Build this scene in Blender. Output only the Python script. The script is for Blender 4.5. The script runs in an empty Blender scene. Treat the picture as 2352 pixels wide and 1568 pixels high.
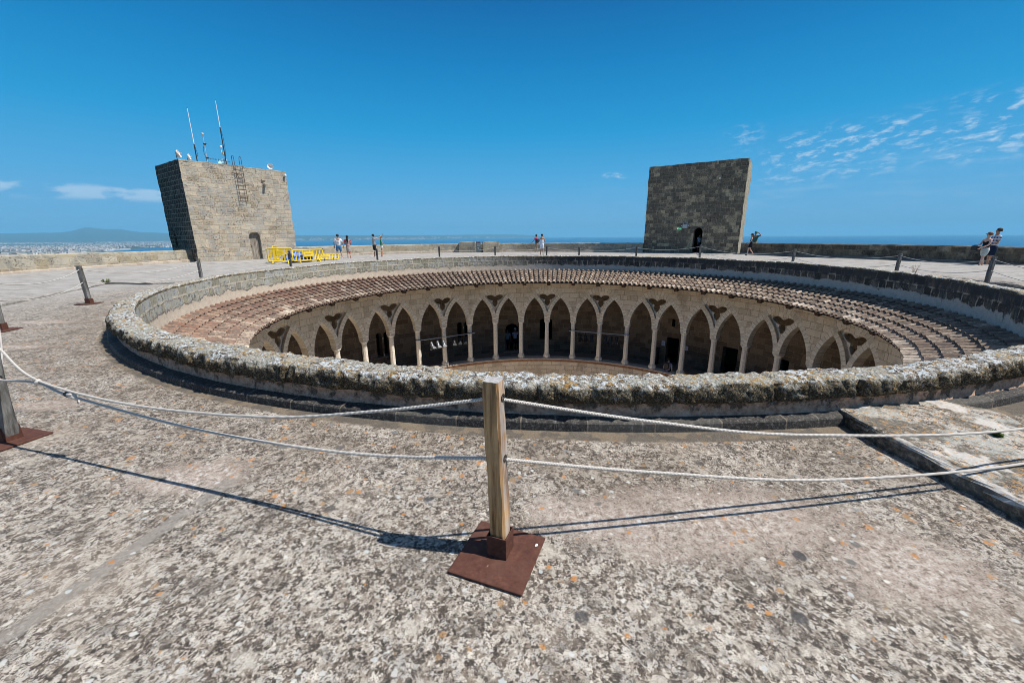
import bpy, bmesh, math, random
from math import sin, cos, pi, radians, sqrt, atan2, hypot, exp
from mathutils import Vector, Matrix, noise
from mathutils.geometry import delaunay_2d_cdt

random.seed(7)
SC = bpy.context.scene
COL = SC.collection

# ------------------------------------------------------------------ camera
PITCH, ROLL = 0.2577, -0.0073
cam_d = bpy.data.cameras.new("camera")
cam = bpy.data.objects.new("camera", cam_d)
COL.objects.link(cam)
sp_, cp_ = sin(PITCH), cos(PITCH)
XH = Vector((1, 0, 0)); YD = Vector((0, -sp_, -cp_)); FW = Vector((0, cp_, -sp_))
E1 = XH * cos(ROLL) - YD * sin(ROLL)
E2 = XH * sin(ROLL) + YD * cos(ROLL)
M3 = Matrix((E1, -E2, -FW)).transposed()
cam.matrix_world = Matrix.Translation((0, 0, 1.6)) @ M3.to_4x4()
cam_d.sensor_width = 36
cam_d.lens = 36 * 919.45 / 2352
cam_d.clip_start = 0.05
cam_d.clip_end = 90000
SC.camera = cam

# ------------------------------------------------------------------ sky, sun, exposure
SUN_AZ, SUN_EL = radians(100), radians(57)     # azimuth clockwise from +Y
world = bpy.data.worlds.new("World")
SC.world = world
world.use_nodes = True
wn, wl = world.node_tree.nodes, world.node_tree.links
wn.clear()
def WN(t, **k):
    n = wn.new(t)
    for a, b in k.items(): setattr(n, a, b)
    return n
sky = WN('ShaderNodeTexSky', sky_type='NISHITA', sun_disc=False)
sky.sun_elevation = SUN_EL
sky.sun_rotation = SUN_AZ
sky.altitude = 100
sky.air_density = 1.0
sky.dust_density = 0.3
sky.ozone_density = 3.0
tc = WN('ShaderNodeTexCoord')
sep = WN('ShaderNodeSeparateXYZ')
wl.new(tc.outputs['Generated'], sep.inputs[0])
def wmath(op, a, b=None, c=None, clamp=False):
    n = WN('ShaderNodeMath', operation=op, use_clamp=clamp)
    for i, v in enumerate((a, b, c)):
        if v is None: continue
        if isinstance(v, (int, float)): n.inputs[i].default_value = v
        else: wl.new(v, n.inputs[i])
    return n.outputs[0]
def wsmooth(v, lo, hi):
    n = WN('ShaderNodeMapRange', interpolation_type='SMOOTHSTEP')
    n.inputs[1].default_value = lo; n.inputs[2].default_value = hi
    wl.new(v, n.inputs[0])
    return n.outputs[0]
az = wmath('MULTIPLY', wmath('ARCTAN2', sep.outputs[0], sep.outputs[1]), 57.29578)
el = wmath('MULTIPLY', wmath('ARCSINE', sep.outputs[2]), 57.29578)
# thin high cloud: a sheet 6 km up, looked up by where the view direction meets it
grad = WN('ShaderNodeValToRGB')
wl.new(wmath('DIVIDE', el, 90.0, clamp=True), grad.inputs[0])
GR = [(0.0, (1.3, 3.6, 5.9)), (0.035, (1.1, 3.35, 5.8)), (0.075, (0.6, 3.1, 5.8)), (0.14, (0.08, 2.5, 5.3)), (0.22, (0.0, 1.65, 4.2)), (0.30, (0.0, .92, 2.95)), (0.42, (0.7, 1.3, 2.9)), (1.0, (2.1, 2.5, 3.4))]
while len(grad.color_ramp.elements) < len(GR): grad.color_ramp.elements.new(0.5)
for e_, (p_, c_) in zip(grad.color_ramp.elements, GR): e_.position = p_; e_.color = c_ + (1,)
hs = WN('ShaderNodeMix', data_type='RGBA'); hs.inputs[0].default_value = 0.98
wl.new(sky.outputs[0], hs.inputs[6]); wl.new(grad.outputs[0], hs.inputs[7])
zc = wmath('MAXIMUM', sep.outputs[2], 0.02)
cmb = WN('ShaderNodeCombineXYZ')
wl.new(wmath('DIVIDE', sep.outputs[0], zc), cmb.inputs[0])
wl.new(wmath('DIVIDE', sep.outputs[1], zc), cmb.inputs[1])
def wnoise(vec, scale, detail, rough, dist=0.0):
    n = WN('ShaderNodeTexNoise')
    n.inputs['Scale'].default_value = scale; n.inputs['Detail'].default_value = detail
    n.inputs['Roughness'].default_value = rough; n.inputs['Distortion'].default_value = dist
    wl.new(vec, n.inputs['Vector'])
    return n.outputs['Fac']
def wmap(vec, scale, loc=(0, 0, 0), rot=(0, 0, 0)):
    n = WN('ShaderNodeMapping')
    n.inputs['Scale'].default_value = scale; n.inputs['Location'].default_value = loc
    n.inputs['Rotation'].default_value = rot
    wl.new(vec, n.inputs['Vector'])
    return n.outputs[0]
cae = WN('ShaderNodeCombineXYZ')
wl.new(az, cae.inputs[0]); wl.new(wmath('SUBTRACT', wmath('MULTIPLY', el, 2.5), wmath('MULTIPLY', az, 0.25)), cae.inputs[1])
puff = wsmooth(wnoise(cae.outputs[0], 0.62, 6, 0.62, 0.15), 0.47, 0.68)
big = wsmooth(wnoise(wmap(cae.outputs[0], (1, 1, 1), loc=(4, 2, 0)), 0.16, 3, 0.5), 0.26, 0.50)
def band(v, c, w):
    return wmath('SUBTRACT', 1.0, wsmooth(wmath('ABSOLUTE', wmath('SUBTRACT', v, c)), w * 0.35, w), clamp=True)
# the bank of mackerel cloud climbs to the right
elc = wmath('ADD', wmath('MULTIPLY', az, 0.07), 5.6)
m1 = wmath('MULTIPLY', band(wmath('SUBTRACT', el, elc), 0.0, 3.6), wsmooth(az, 26, 36))
m2 = wmath('MULTIPLY', band(az, 28.0, 2.6), band(el, 10.6, 1.9))
m3 = wmath('MULTIPLY', band(az, 13.6, 1.9), band(el, 7.4, 0.55))
hi = wmath('MULTIPLY', puff, wmath('MAXIMUM', wmath('MULTIPLY', m1, big), wmath('MAXIMUM', wmath('MULTIPLY', m2, 0.5), wmath('MULTIPLY', m3, 1.2))))
thin = wmath('MULTIPLY', wsmooth(wnoise(wmap(tc.outputs['Generated'], (6, 6, 40)), 2.0, 4, 0.55, 0.2), 0.45, 0.8), wmath('MULTIPLY', band(el, 5.0, 3.4), wsmooth(az, 2, 30)))
# low cumulus far over the hills on the left
cum = wsmooth(wmath('ADD', wnoise(wmap(tc.outputs['Generated'], (9, 9, 26), loc=(3.1, 0, 0)), 2.1, 5, 0.55), wmath('MULTIPLY', band(el, 4.0, 1.5), 0.20)), 0.60, 0.74)
m4 = wmath('MULTIPLY', wmath('MULTIPLY', band(el, 4.35, 0.95), wmath('SUBTRACT', 1.0, wsmooth(az, -38, -30))), wsmooth(az, -90, -60))
lowc = wmath('MULTIPLY', cum, m4)
fac = wmath('ADD', wmath('ADD', wmath('MULTIPLY', hi, 0.85), wmath('MULTIPLY', thin, 0.22)), wmath('MULTIPLY', lowc, 0.75), clamp=True)
mix = WN('ShaderNodeMix', data_type='RGBA')
wl.new(fac, mix.inputs[0]); wl.new(hs.outputs[2], mix.inputs[6])
mix.inputs[7].default_value = (3.9, 5.3, 6.8, 1)
bg = WN('ShaderNodeBackground'); bg.inputs['Strength'].default_value = 0.10
out = WN('ShaderNodeOutputWorld')
wl.new(mix.outputs[2], bg.inputs['Color']); wl.new(bg.outputs[0], out.inputs[0])

sd = bpy.data.lights.new("sun", 'SUN')
sd.energy = 4.7; sd.angle = radians(0.53); sd.color = (1.0, 0.955, 0.89)
sun = bpy.data.objects.new("sun", sd); COL.objects.link(sun)
sdir = Vector((sin(SUN_AZ) * cos(SUN_EL), cos(SUN_AZ) * cos(SUN_EL), sin(SUN_EL)))
sun.rotation_euler = sdir.to_track_quat('Z', 'Y').to_euler()
sun.location = (30, -10, 40)

SC.view_settings.view_transform = 'Standard'
SC.view_settings.look = 'None'
SC.view_settings.gamma = 1
SC.view_settings.use_curve_mapping = False
SC.view_settings.exposure = 0.36
SC.cycles.use_denoising = True
SC.cycles.max_bounces = 10
SC.cycles.diffuse_bounces = 8
SC.cycles.filter_width = 0.85
SC.cycles.volume_bounces = 0

# ------------------------------------------------------------------ helpers: nodes
class Mat:
    def __init__(s, name, rough=0.85, spec=0.25):
        s.m = bpy.data.materials.new(name); s.m.use_nodes = True
        s.nt = s.m.node_tree; s.n = s.nt.nodes; s.l = s.nt.links
        s.b = s.n['Principled BSDF']
        s.b.inputs['Roughness'].default_value = rough
        s.b.inputs['Specular IOR Level'].default_value = spec
        s.tc = None
    def N(s, t, **k):
        n = s.n.new(t)
        for a, b in k.items(): setattr(n, a, b)
        return n
    def co(s, kind='Object'):
        if s.tc is None: s.tc = s.N('ShaderNodeTexCoord')
        return s.tc.outputs[kind]
    def put(s, sock, v):
        if v is None: return
        if isinstance(v, (int, float)): sock.default_value = v
        elif isinstance(v, tuple):
            sock.default_value = v if len(v) == len(sock.default_value) else v + (1,)
        else: s.l.new(v, sock)
    def math(s, op, a, b=None, c=None, clamp=False):
        n = s.N('ShaderNodeMath', operation=op, use_clamp=clamp)
        for i, v in enumerate((a, b, c)):
            if v is not None: s.put(n.inputs[i], v)
        return n.outputs[0]
    def mul(s, a, b): return s.math('MULTIPLY', a, b)
    def add(s, a, b): return s.math('ADD', a, b)
    def mx(s, a, b): return s.math('MAXIMUM', a, b)
    def inv(s, a): return s.math('SUBTRACT', 1.0, a, clamp=True)
    def ss(s, v, lo, hi, a=0.0, b=1.0):
        n = s.N('ShaderNodeMapRange', interpolation_type='SMOOTHSTEP')
        for i, x in enumerate((v, lo, hi, a, b)): s.put(n.inputs[i], x)
        return n.outputs[0]
    def mapping(s, vec, scale=(1, 1, 1), loc=(0, 0, 0), rot=(0, 0, 0)):
        n = s.N('ShaderNodeMapping')
        s.l.new(vec, n.inputs[0]); n.inputs['Scale'].default_value = scale
        n.inputs['Location'].default_value = loc; n.inputs['Rotation'].default_value = rot
        return n.outputs[0]
    def noise(s, vec, scale, detail=3, rough=0.55, dist=0.0, col=False):
        n = s.N('ShaderNodeTexNoise'); s.l.new(vec, n.inputs['Vector'])
        n.inputs['Scale'].default_value = scale; n.inputs['Detail'].default_value = detail
        n.inputs['Roughness'].default_value = rough; n.inputs['Distortion'].default_value = dist
        return n.outputs['Color' if col else 'Fac']
    def vor(s, vec, scale, feature='F1', rnd=1.0):
        n = s.N('ShaderNodeTexVoronoi', feature=feature); s.l.new(vec, n.inputs['Vector'])
        n.inputs['Scale'].default_value = scale; n.inputs['Randomness'].default_value = rnd
        return n
    def warp(s, vec, amt, scale, detail=2):
        nz = s.noise(vec, scale, detail, col=True)
        v = s.N('ShaderNodeVectorMath', operation='SUBTRACT'); s.l.new(nz, v.inputs[0]); v.inputs[1].default_value = (.5, .5, .5)
        v2 = s.N('ShaderNodeVectorMath', operation='SCALE'); s.l.new(v.outputs[0], v2.inputs[0]); v2.inputs['Scale'].default_value = amt
        v3 = s.N('ShaderNodeVectorMath', operation='ADD'); s.l.new(vec, v3.inputs[0]); s.l.new(v2.outputs[0], v3.inputs[1])
        return v3.outputs[0]
    def sep(s, v):
        n = s.N('ShaderNodeSeparateXYZ'); s.l.new(v, n.inputs[0]); return n.outputs
    def ramp(s, v, stops, interp='LINEAR'):
        n = s.N('ShaderNodeValToRGB'); s.l.new(v, n.inputs[0])
        cr = n.color_ramp; cr.interpolation = interp
        while len(cr.elements) < len(stops): cr.elements.new(0.5)
        for e, (p, c) in zip(cr.elements, stops):
            e.position = p; e.color = c + (1,) if len(c) == 3 else c
        return n.outputs[0]
    def mix(s, f, a, b, mode='MIX'):
        n = s.N('ShaderNodeMix', data_type='RGBA', blend_type=mode)
        s.put(n.inputs[0], f); s.put(n.inputs[6], a); s.put(n.inputs[7], b)
        return n.outputs[2]
    def bump(s, h, strength=0.5, dist=0.01):
        n = s.N('ShaderNodeBump'); s.put(n.inputs['Strength'], strength); n.inputs['Distance'].default_value = dist
        s.l.new(h, n.inputs['Height']); s.l.new(n.outputs[0], s.b.inputs['Normal'])
    def base(s, c): s.put(s.b.inputs['Base Color'], c); return s
    def brick(s, vec, w, h, mortar, offset=0.5, freq=2, squash=1.0, sfreq=2, smooth=0.1):
        n = s.N('ShaderNodeTexBrick'); s.l.new(vec, n.inputs['Vector'])
        n.offset = offset; n.offset_frequency = freq; n.squash = squash; n.squash_frequency = sfreq
        n.inputs['Color1'].default_value = (0, 0, 0, 1); n.inputs['Color2'].default_value = (1, 1, 1, 1)
        n.inputs['Mortar'].default_value = (.5, .5, .5, 1)
        n.inputs['Scale'].default_value = 1.0; n.inputs['Mortar Size'].default_value = mortar
        n.inputs['Mortar Smooth'].default_value = smooth
        n.inputs['Brick Width'].default_value = w; n.inputs['Row Height'].default_value = h
        return n.outputs['Color'], n.outputs['Fac']

def flat(name, c, rough=0.6, spec=0.3, metal=0.0, var=0.12, scale=12.0):
    m = Mat(name, rough, spec)
    nz = m.noise(m.co(), scale, 4, 0.6)
    f = tuple(x * (1 - var) for x in c); g = tuple(min(1, x * (1 + var)) for x in c)
    m.base(m.ramp(nz, [(0.3, f), (0.7, g)])); m.b.inputs['Metallic'].default_value = metal
    return m.m

# ------------------------------------------------------------------ helpers: objects
def tag(o, label=None, cat=None, group=None, kind=None):
    if label: o['label'] = label
    if cat: o['category'] = cat
    if group: o['group'] = group
    if kind: o['kind'] = kind
    return o
def empty(name, loc, label, cat, group=None, rz=0.0):
    o = bpy.data.objects.new(name, None); COL.objects.link(o)
    o.location = loc; o.rotation_euler = (0, 0, rz)
    return tag(o, label, cat, group)
def obj(name, verts, faces, mats, parent=None, smooth=False, uv=None, mi=None, colattr=None):
    me = bpy.data.meshes.new(name)
    me.from_pydata([tuple(v) for v in verts], [], faces)
    if not isinstance(mats, (list, tuple)): mats = [mats]
    for m in mats: me.materials.append(m)
    if mi: me.polygons.foreach_set('material_index', mi)
    if uv:
        l = me.uv_layers.new(name='UVMap')
        for p in me.polygons:
            for k, li in enumerate(p.loop_indices): l.data[li].uv = uv[p.index][k]
    if colattr:
        ca = me.color_attributes.new('tone', 'FLOAT_COLOR', 'CORNER')
        for p in me.polygons:
            c = colattr[p.index]
            for li in p.loop_indices: ca.data[li].color = (c, c, c, 1)
    if smooth: me.polygons.foreach_set('use_smooth', [True] * len(me.polygons))
    me.update()
    o = bpy.data.objects.new(name, me); COL.objects.link(o)
    if parent: o.parent = parent
    return o
class MB:
    """collects simple solids into one mesh"""
    def __init__(s): s.v = []; s.f = []; s.mi = []; s.cur = 0
    def add(s, vs, fs):
        b = len(s.v); s.v += [Vector(v) for v in vs]
        s.f += [tuple(i + b for i in f) for f in fs]; s.mi += [s.cur] * len(fs)
    def box(s, c, size, rz=0.0, bev=0.0, M=None):
        x, y, z = [k / 2 for k in size]
        if bev > 0:
            b = min(bev, x * .9, y * .9, z * .9); vs = []; 
            for (sz, ins) in ((-z, b), (-z + b, 0), (z - b, 0), (z, b)):
                X, Y = x - ins, y - ins
                for (px, py) in ((X, -Y + b), (X, Y - b), (X - b, Y), (-X + b, Y), (-X, Y - b), (-X, -Y + b), (-X + b, -Y), (X - b, -Y)):
                    vs.append((px, py, sz))
            fs = []
            for r in range(3):
                for k in range(8): fs.append((r * 8 + k, r * 8 + (k + 1) % 8, r * 8 + 8 + (k + 1) % 8, r * 8 + 8 + k))
            fs.append(tuple(range(7, -1, -1))); fs.append(tuple(range(24, 32)))
        else:
            vs = [(a * x, b_ * y, c_ * z) for a in (-1, 1) for b_ in (-1, 1) for c_ in (-1, 1)]
            fs = [(0, 1, 3, 2), (4, 6, 7, 5), (0, 4, 5, 1), (2, 3, 7, 6), (0, 2, 6, 4), (1, 5, 7, 3)]
        T = M if M is not None else Matrix.Rotation(rz, 4, 'Z')
        s.add([T @ Vector(v) + Vector(c) for v in vs], fs)
    def beam(s, a, b, w, h, up=Vector((0, 0, 1))):
        a, b = Vector(a), Vector(b); d = (b - a); L = d.length; d.normalize()
        r = d.cross(up)
        if r.length < 1e-4: r = Vector((1, 0, 0))
        r.normalize(); u = r.cross(d)
        vs = [a + d * (L * i) + r * (w / 2 * j) + u * (h / 2 * k) for i in (0, 1) for j in (-1, 1) for k in (-1, 1)]
        s.add(vs, [(0, 1, 3, 2), (4, 6, 7, 5), (0, 4, 5, 1), (2, 3, 7, 6), (0, 2, 6, 4), (1, 5, 7, 3)])
    def tube(s, pts, r, n=8, cap=True):
        pts = [Vector(p) for p in pts]; rs = r if isinstance(r, (list, tuple)) else [r] * len(pts)
        vs = []; prev = None
        for i, p in enumerate(pts):
            d = (pts[min(i + 1, len(pts) - 1)] - pts[max(i - 1, 0)]).normalized()
            if prev is None:
                u = d.cross(Vector((0, 0, 1)))
                if u.length < 1e-3: u = d.cross(Vector((1, 0, 0)))
            else: u = prev - d * prev.dot(d)
            u.normalize(); prev = u; w = d.cross(u)
            for k in range(n):
                t = 2 * pi * k / n; vs.append(p + (u * cos(t) + w * sin(t)) * rs[i])
        fs = []
        for i in range(len(pts) - 1):
            for k in range(n): fs.append((i * n + k, i * n + (k + 1) % n, i * n + n + (k + 1) % n, i * n + n + k))
        if cap: fs.append(tuple(range(n - 1, -1, -1))); fs.append(tuple(range((len(pts) - 1) * n, len(pts) * n)))
        s.add(vs, fs)
    def lathe(s, prof, c=(0, 0, 0), n=16, M=None, cap=True):
        c = Vector(c); vs = []; T = M if M is not None else Matrix.Identity(4)
        for (r, z) in prof:
            for k in range(n):
                t = 2 * pi * (k + .5) / n; vs.append(T @ Vector((r * cos(t), r * sin(t), z)) + c)
        fs = []
        for i in range(len(prof) - 1):
            for k in range(n): fs.append((i * n + k, i * n + (k + 1) % n, i * n + n + (k + 1) % n, i * n + n + k))
        if cap: fs.append(tuple(range(n - 1, -1, -1))); fs.append(tuple(range((len(prof) - 1) * n, len(prof) * n)))
        s.add(vs, fs)
    def build(s, name, mats, parent=None, smooth=False):
        return obj(name, s.v, s.f, mats, parent, smooth, mi=s.mi)

CX, CY = 1.435, 14.30                 # centre of the round court
def P(r, thd, z=0.0):
    t = radians(thd); return Vector((CX + r * sin(t), CY + r * cos(t), z))
def fbm(x, y, z, o=3, f=1.0):
    return noise.fractal(Vector((x * f, y * f, z * f)), 0.9, 2.1, o, noise_basis='PERLIN_ORIGINAL')
def interp(tab, x):
    if x <= tab[0][0]: return tab[0][1]
    for (a, b), (c, d) in zip(tab, tab[1:]):
        if x <= c: return b + (d - b) * (x - a) / (c - a)
    return tab[-1][1]
# ------------------------------------------------------------------ materials of the place
def lichen_tones(m, v, wx, big=1.0):
    """crusty lichen: irregular spots of grey, cream, tan and near-black, returned as colour and height"""
    a = m.vor(m.warp(v, 0.035 * big, 30 / big), 34 / big)
    b = m.vor(m.warp(v, 0.02 * big, 60 / big), 75 / big)
    ra = m.sep(a.outputs['Color'])[0]; rb = m.sep(b.outputs['Color'])[1]
    r3 = m.noise(v, 210 / big, 2, 0.6)
    c1 = m.ramp(ra, [(0.0, (0.046, 0.040, 0.034)), (.25, (0.104, 0.083, 0.065)), (.42, (0.237, 0.190, 0.146)), (.58, (0.475, 0.423, 0.355)), (.82, (0.459, 0.438, 0.397)), (1.0, (0.668, 0.612, 0.528))])
    c2 = m.ramp(rb, [(0.0, (0.042, 0.037, 0.031)), (.33, (0.120, 0.096, 0.077)), (.55, (0.347, 0.301, 0.247)), (1.0, (0.621, 0.561, 0.474))])
    c = m.mix(wx, c1, c2)
    c = m.mix(m.ss(r3, .57, .66), c, (.045, .04, .036))
    c = m.mix(m.mul(m.ss(r3, .28, .40, 1, 0), .5), c, (.50, .48, .45))
    h = m.add(m.mul(ra, .6), m.mul(r3, .6))
    return c, h

def mat_floor():
    m = Mat('lichen_floor', 0.9, 0.2)
    v = m.co()
    x, y, z = m.sep(v)
    n1 = m.noise(v, 55, 4, 0.7)
    c, h = lichen_tones(m, v, m.ss(n1, .42, .58))
    x0 = m.math('SUBTRACT', x, CX); y0 = m.math('SUBTRACT', y, CY); rr0 = m.math('SQRT', m.add(m.mul(x0, x0), m.mul(y0, y0)))
    # broad changes of tone
    big = m.noise(v, 1.1, 5, 0.62)
    big2 = m.noise(m.mapping(v, loc=(7, 3, 0)), 3.1, 4, 0.6)
    c = m.mix(m.ss(big2, .50, .68, 0, .55), c, m.mix(.5, (.10, .09, .08), c))
    c = m.mix(m.ss(big, .52, .72, 0, .5), c, (.42, .35, .28))
    mid = m.noise(m.mapping(v, loc=(9, 2, 0)), 5.5, 6, 0.70)
    c = m.mix(m.ss(mid, .54, .61, 0, .45), c, m.ramp(n1, [(.35, (.045, .041, .037)), (.6, (.12, .105, .088)), (.75, (.36, .33, .28))]))
    c = m.mix(m.ss(mid, .45, .38, 0, .50), c, m.ramp(n1, [(.3, (.36, .32, .26)), (.6, (.58, .53, .45))]))
    # bare pinkish plaster where the lichen is worn away
    fine = m.noise(v, 26, 5, 0.7); ff_ = m.noise(v, 95, 3, .7)
    bare = m.ramp(m.add(m.mul(fine, .6), m.mul(ff_, .4)), [(.38, (0.123, 0.101, 0.086)), (.45, (0.312, 0.252, 0.207)), (.52, (0.449, 0.381, 0.325)), (.59, (0.646, 0.608, 0.556))])
    mask = None
    for (px, py, sx, sy, rot, lo) in ((-2.23, 2.44, .42, .20, .3, .9), (1.15, 1.98, .95, .36, .12, .62), (1.95, 1.66, .45, .28, .5, .55), (0.42, 2.02, .40, .24, 0, .5),
                                   (-9.35, 7.85, .75, .16, .75, 1.0), (-4.66, 3.72, .42, .12, .35, 1.0), (-7.6, 6.0, .6, .12, .6, .8)):
        w = m.mapping(m.warp(v, .35, 3.5, 4), scale=(1 / sx, 1 / sy, 1), loc=(-px / sx, -py / sy, 0)) if rot == 0 else \
            m.mapping(m.mapping(m.warp(v, .35, 3.5, 4), loc=(-px, -py, 0)), scale=(1 / sx, 1 / sy, 0), rot=(0, 0, 0))
        ln = m.N('ShaderNodeVectorMath', operation='LENGTH'); m.l.new(w, ln.inputs[0])
        d = m.add(ln.outputs['Value'], m.add(m.mul(m.math('SUBTRACT', fine, .5), 1.9), m.mul(m.math('SUBTRACT', ff_, .5), 2.2)))
        k = m.ss(d, .74 + .42 * lo, .44 + .42 * lo, 0, .92)
        mask = k if mask is None else m.mx(mask, k)
    mask = m.mul(mask, m.ss(m.noise(m.mapping(v, loc=(2, 5, 0)), 7, 5, .75), .37, .48, .3, 1))
    c = m.mix(mask, c, bare)
    # darker, browner growth close to the rim and out on the right; paler by the lookout
    dk = m.mx(m.mul(m.ss(rr0, 13.3, 11.6), m.ss(m.noise(m.mapping(v, loc=(4, 0, 2)), 1.5, 5, .65), .38, .56)), m.mul(m.ss(m.add(x, m.mul(y, -.5)), .6, 2.4), m.ss(m.noise(m.mapping(v, loc=(1, 6, 0)), 2.6, 5, .68), .42, .58)))
    c = m.mix(m.mul(dk, .60), c, m.mix(.35, m.mix(1.0, c, (.78, .70, .62), 'MULTIPLY'), (.075, .068, .060)))
    # straight mortar joint with grit on it
    jd = m.math('ABSOLUTE', m.add(m.math('SUBTRACT', x, m.mul(m.math('SUBTRACT', y, 1.3), 0.175)), 2.115))
    j = m.mul(m.mul(m.ss(m.add(jd, m.mul(m.math('SUBTRACT', fine, .5), .05)), .062, .035), m.ss(y, 2.9, 2.1)), m.ss(m.noise(v, 4.5, 3, .6), .36, .46, 0, .8))
    c = m.mix(j, c, m.ramp(n1, [(.3, (.20, .18, .155)), (.7, (.31, .285, .25))]))
    # orange and yellow rosettes, clustered
    o = m.vor(m.warp(v, .03, 45), 17)
    oc = m.sep(o.outputs['Color'])
    near = m.ss(m.noise(m.mapping(v, loc=(2, 9, 4)), 1.6, 3, .5), .42, .62)
    rad = m.mul(m.math('SUBTRACT', oc[0], m.math('SUBTRACT', .895, m.add(m.mul(near, .16), m.mul(m.ss(rr0, 13.2, 11.9), .14)))), 1.25)
    orange = m.ss(m.math('SUBTRACT', o.outputs['Distance'], rad), .08, -.06)
    orange = m.mul(orange, m.ss(m.noise(v, 90, 2, .6), .36, .50))
    c = m.mix(m.mul(orange, .9), c, m.ramp(oc[2], [(.0, (.48, .20, .05)), (.5, (.50, .27, .10)), (1.0, (.30, .19, .10))]))
    # pale rosettes
    p = m.vor(m.warp(v, .02, 60), 22)
    pc = m.sep(p.outputs['Color'])
    pr = m.mul(m.math('SUBTRACT', pc[0], .80), 1.6)
    c = m.mix(m.ss(m.math('SUBTRACT', p.outputs['Distance'], pr), .06, -.05, 0, .85), c, m.ramp(pc[1], [(0, (.60, .56, .49)), (.6, (.47, .50, .50)), (1, (.68, .66, .60))]))
    q_ = m.vor(m.warp(m.mapping(v, loc=(3, 3, 0)), .03, 40), 8.5); qc = m.sep(q_.outputs['Color'])
    qm = m.ss(m.math('SUBTRACT', q_.outputs['Distance'], m.mul(m.math('SUBTRACT', qc[0], .86), 2.2)), .05, -.07)
    c = m.mix(m.mul(qm, m.ss(ff_, .3, .5, .5, .9)), c, m.ramp(qc[1], [(0, (.05, .052, .058)), (.5, (.10, .09, .08)), (1, (.22, .24, .25))]))
    # far from the lookout the lichen thins to a weathered grey lime
    cx = m.math('SUBTRACT', x, CX); cy = m.math('SUBTRACT', y, CY)
    rr = m.math('SQRT', m.add(m.mul(cx, cx), m.mul(cy, cy)))
    plain = m.ramp(m.add(m.mul(m.noise(m.mapping(v, rot=(0.033, 0.033, 0.333), scale=(0.617, 1.292, 0.992)), 2.2, 6, .65), .7), m.mul(fine, .3)), [(.36, (0.210, 0.199, 0.180)), (.48, (0.339, 0.324, 0.302)), (.62, (0.444, 0.429, 0.403))])
    far = m.mx(m.mul(m.ss(rr, 13.0, 15.5), m.ss(y, 5, 13)), m.ss(y, 11, 17))
    c = m.mix(m.mul(far, .78), c, plain)
    # strip of grit along the foot of the court parapet
    g = m.mul(m.ss(m.add(rr, m.mul(m.math('SUBTRACT', fine, .5), .06)), 11.44, 11.40), .9)
    grit = m.ramp(m.noise(v, 160, 3, .7), [(.42, (.075, .066, .056)), (.60, (.125, .108, .086)), (.70, (.34, .28, .20))])
    grit = m.mix(m.ss(m.noise(m.mapping(v, scale=(1, 1, 1), loc=(1, 1, 1)), 5.5, 2, .5), .50, .56, 0, .55), grit, m.ramp(m.noise(v, 130, 3, .7), [(.4, (.12, .09, .06)), (.6, (.34, .26, .17))]))
    c = m.mix(g, c, grit)
    m.base(c)
    hh = m.add(m.mul(h, m.inv(m.mul(g, .9))), m.mul(fine, .8))
    m.bump(m.add(hh, m.mul(n1, .4)), .9, .007)
    return m.m

def mat_crag():
    """weathered stone under thick lichen, for the rim of the court"""
    m = Mat('crusted_stone', 0.95, 0.1)
    v = m.co(); x, y, z = m.sep(v)
    n1 = m.noise(v, 55, 4, .7)
    c, h = lichen_tones(m, v, m.ss(n1, .4, .6), 1.35)
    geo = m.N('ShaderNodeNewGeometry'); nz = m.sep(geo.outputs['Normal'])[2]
    reg = m.noise(m.mapping(v, loc=(3, 7, 1)), 3.2, 4, .6)
    pale = m.ss(m.add(m.noise(v, 12, 5, .74), m.mul(m.math('SUBTRACT', reg, .5), .9)), .45, .53)
    c = m.mix(m.mul(pale, .8), c, m.ramp(n1, [(.3, (.30, .29, .235)), (.5, (.50, .48, .40)), (.7, (.70, .69, .64))]))
    o = m.ss(m.add(m.noise(m.mapping(v, loc=(5, 0, 0)), 19, 5, .74), m.mul(m.math('SUBTRACT', m.noise(v, 3.3, 3, .6), .5), .35)), .545, .575)
    c = m.mix(m.mul(o, .85), c, m.ramp(m.noise(v, 60, 2, .5), [(.3, (.55, .24, .045)), (.5, (.47, .30, .10)), (.7, (.30, .24, .12))]))
    w = m.ss(m.add(m.noise(m.mapping(v, loc=(0, 8, 0)), 20, 4, .62), m.mul(m.math('SUBTRACT', reg, .5), -.5)), .56, .585)
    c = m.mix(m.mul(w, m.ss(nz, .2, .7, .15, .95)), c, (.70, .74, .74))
    # darker low down on the upright faces, broken
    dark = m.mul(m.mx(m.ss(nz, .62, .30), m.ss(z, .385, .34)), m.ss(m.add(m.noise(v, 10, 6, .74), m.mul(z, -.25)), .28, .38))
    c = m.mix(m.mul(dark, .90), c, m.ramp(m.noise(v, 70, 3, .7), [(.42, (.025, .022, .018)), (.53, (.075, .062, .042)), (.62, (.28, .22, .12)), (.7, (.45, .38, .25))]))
    m.base(c)
    m.bump(m.add(m.add(m.mul(m.noise(v, 24, 6, .75), 1.6), m.mul(h, .35)), m.mul(m.vor(m.warp(v, .03, 20), 30).outputs['Distance'], -.9)), 1.0, .03)
    return m.m

def mat_band():
    m = Mat('worn_plaster_band', .9, .15)
    v = m.co(); n = m.noise(v, 6, 6, .7)
    c = m.ramp(m.noise(v, 22, 5, .7), [(.3, (.22, .135, .09)), (.5, (.43, .28, .195)), (.7, (.56, .42, .32))])
    c = m.mix(m.ss(m.add(n, m.mul(m.math('SUBTRACT', m.sep(v)[2], .15), 1.1)), .50, .60, 0, .88), c, m.ramp(m.noise(v, 50, 4, .7), [(.35, (.03, .028, .025)), (.65, (.11, .095, .075))]))
    m.base(c); m.bump(m.noise(v, 30, 6, .7), .8, .012)
    return m.m

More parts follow.
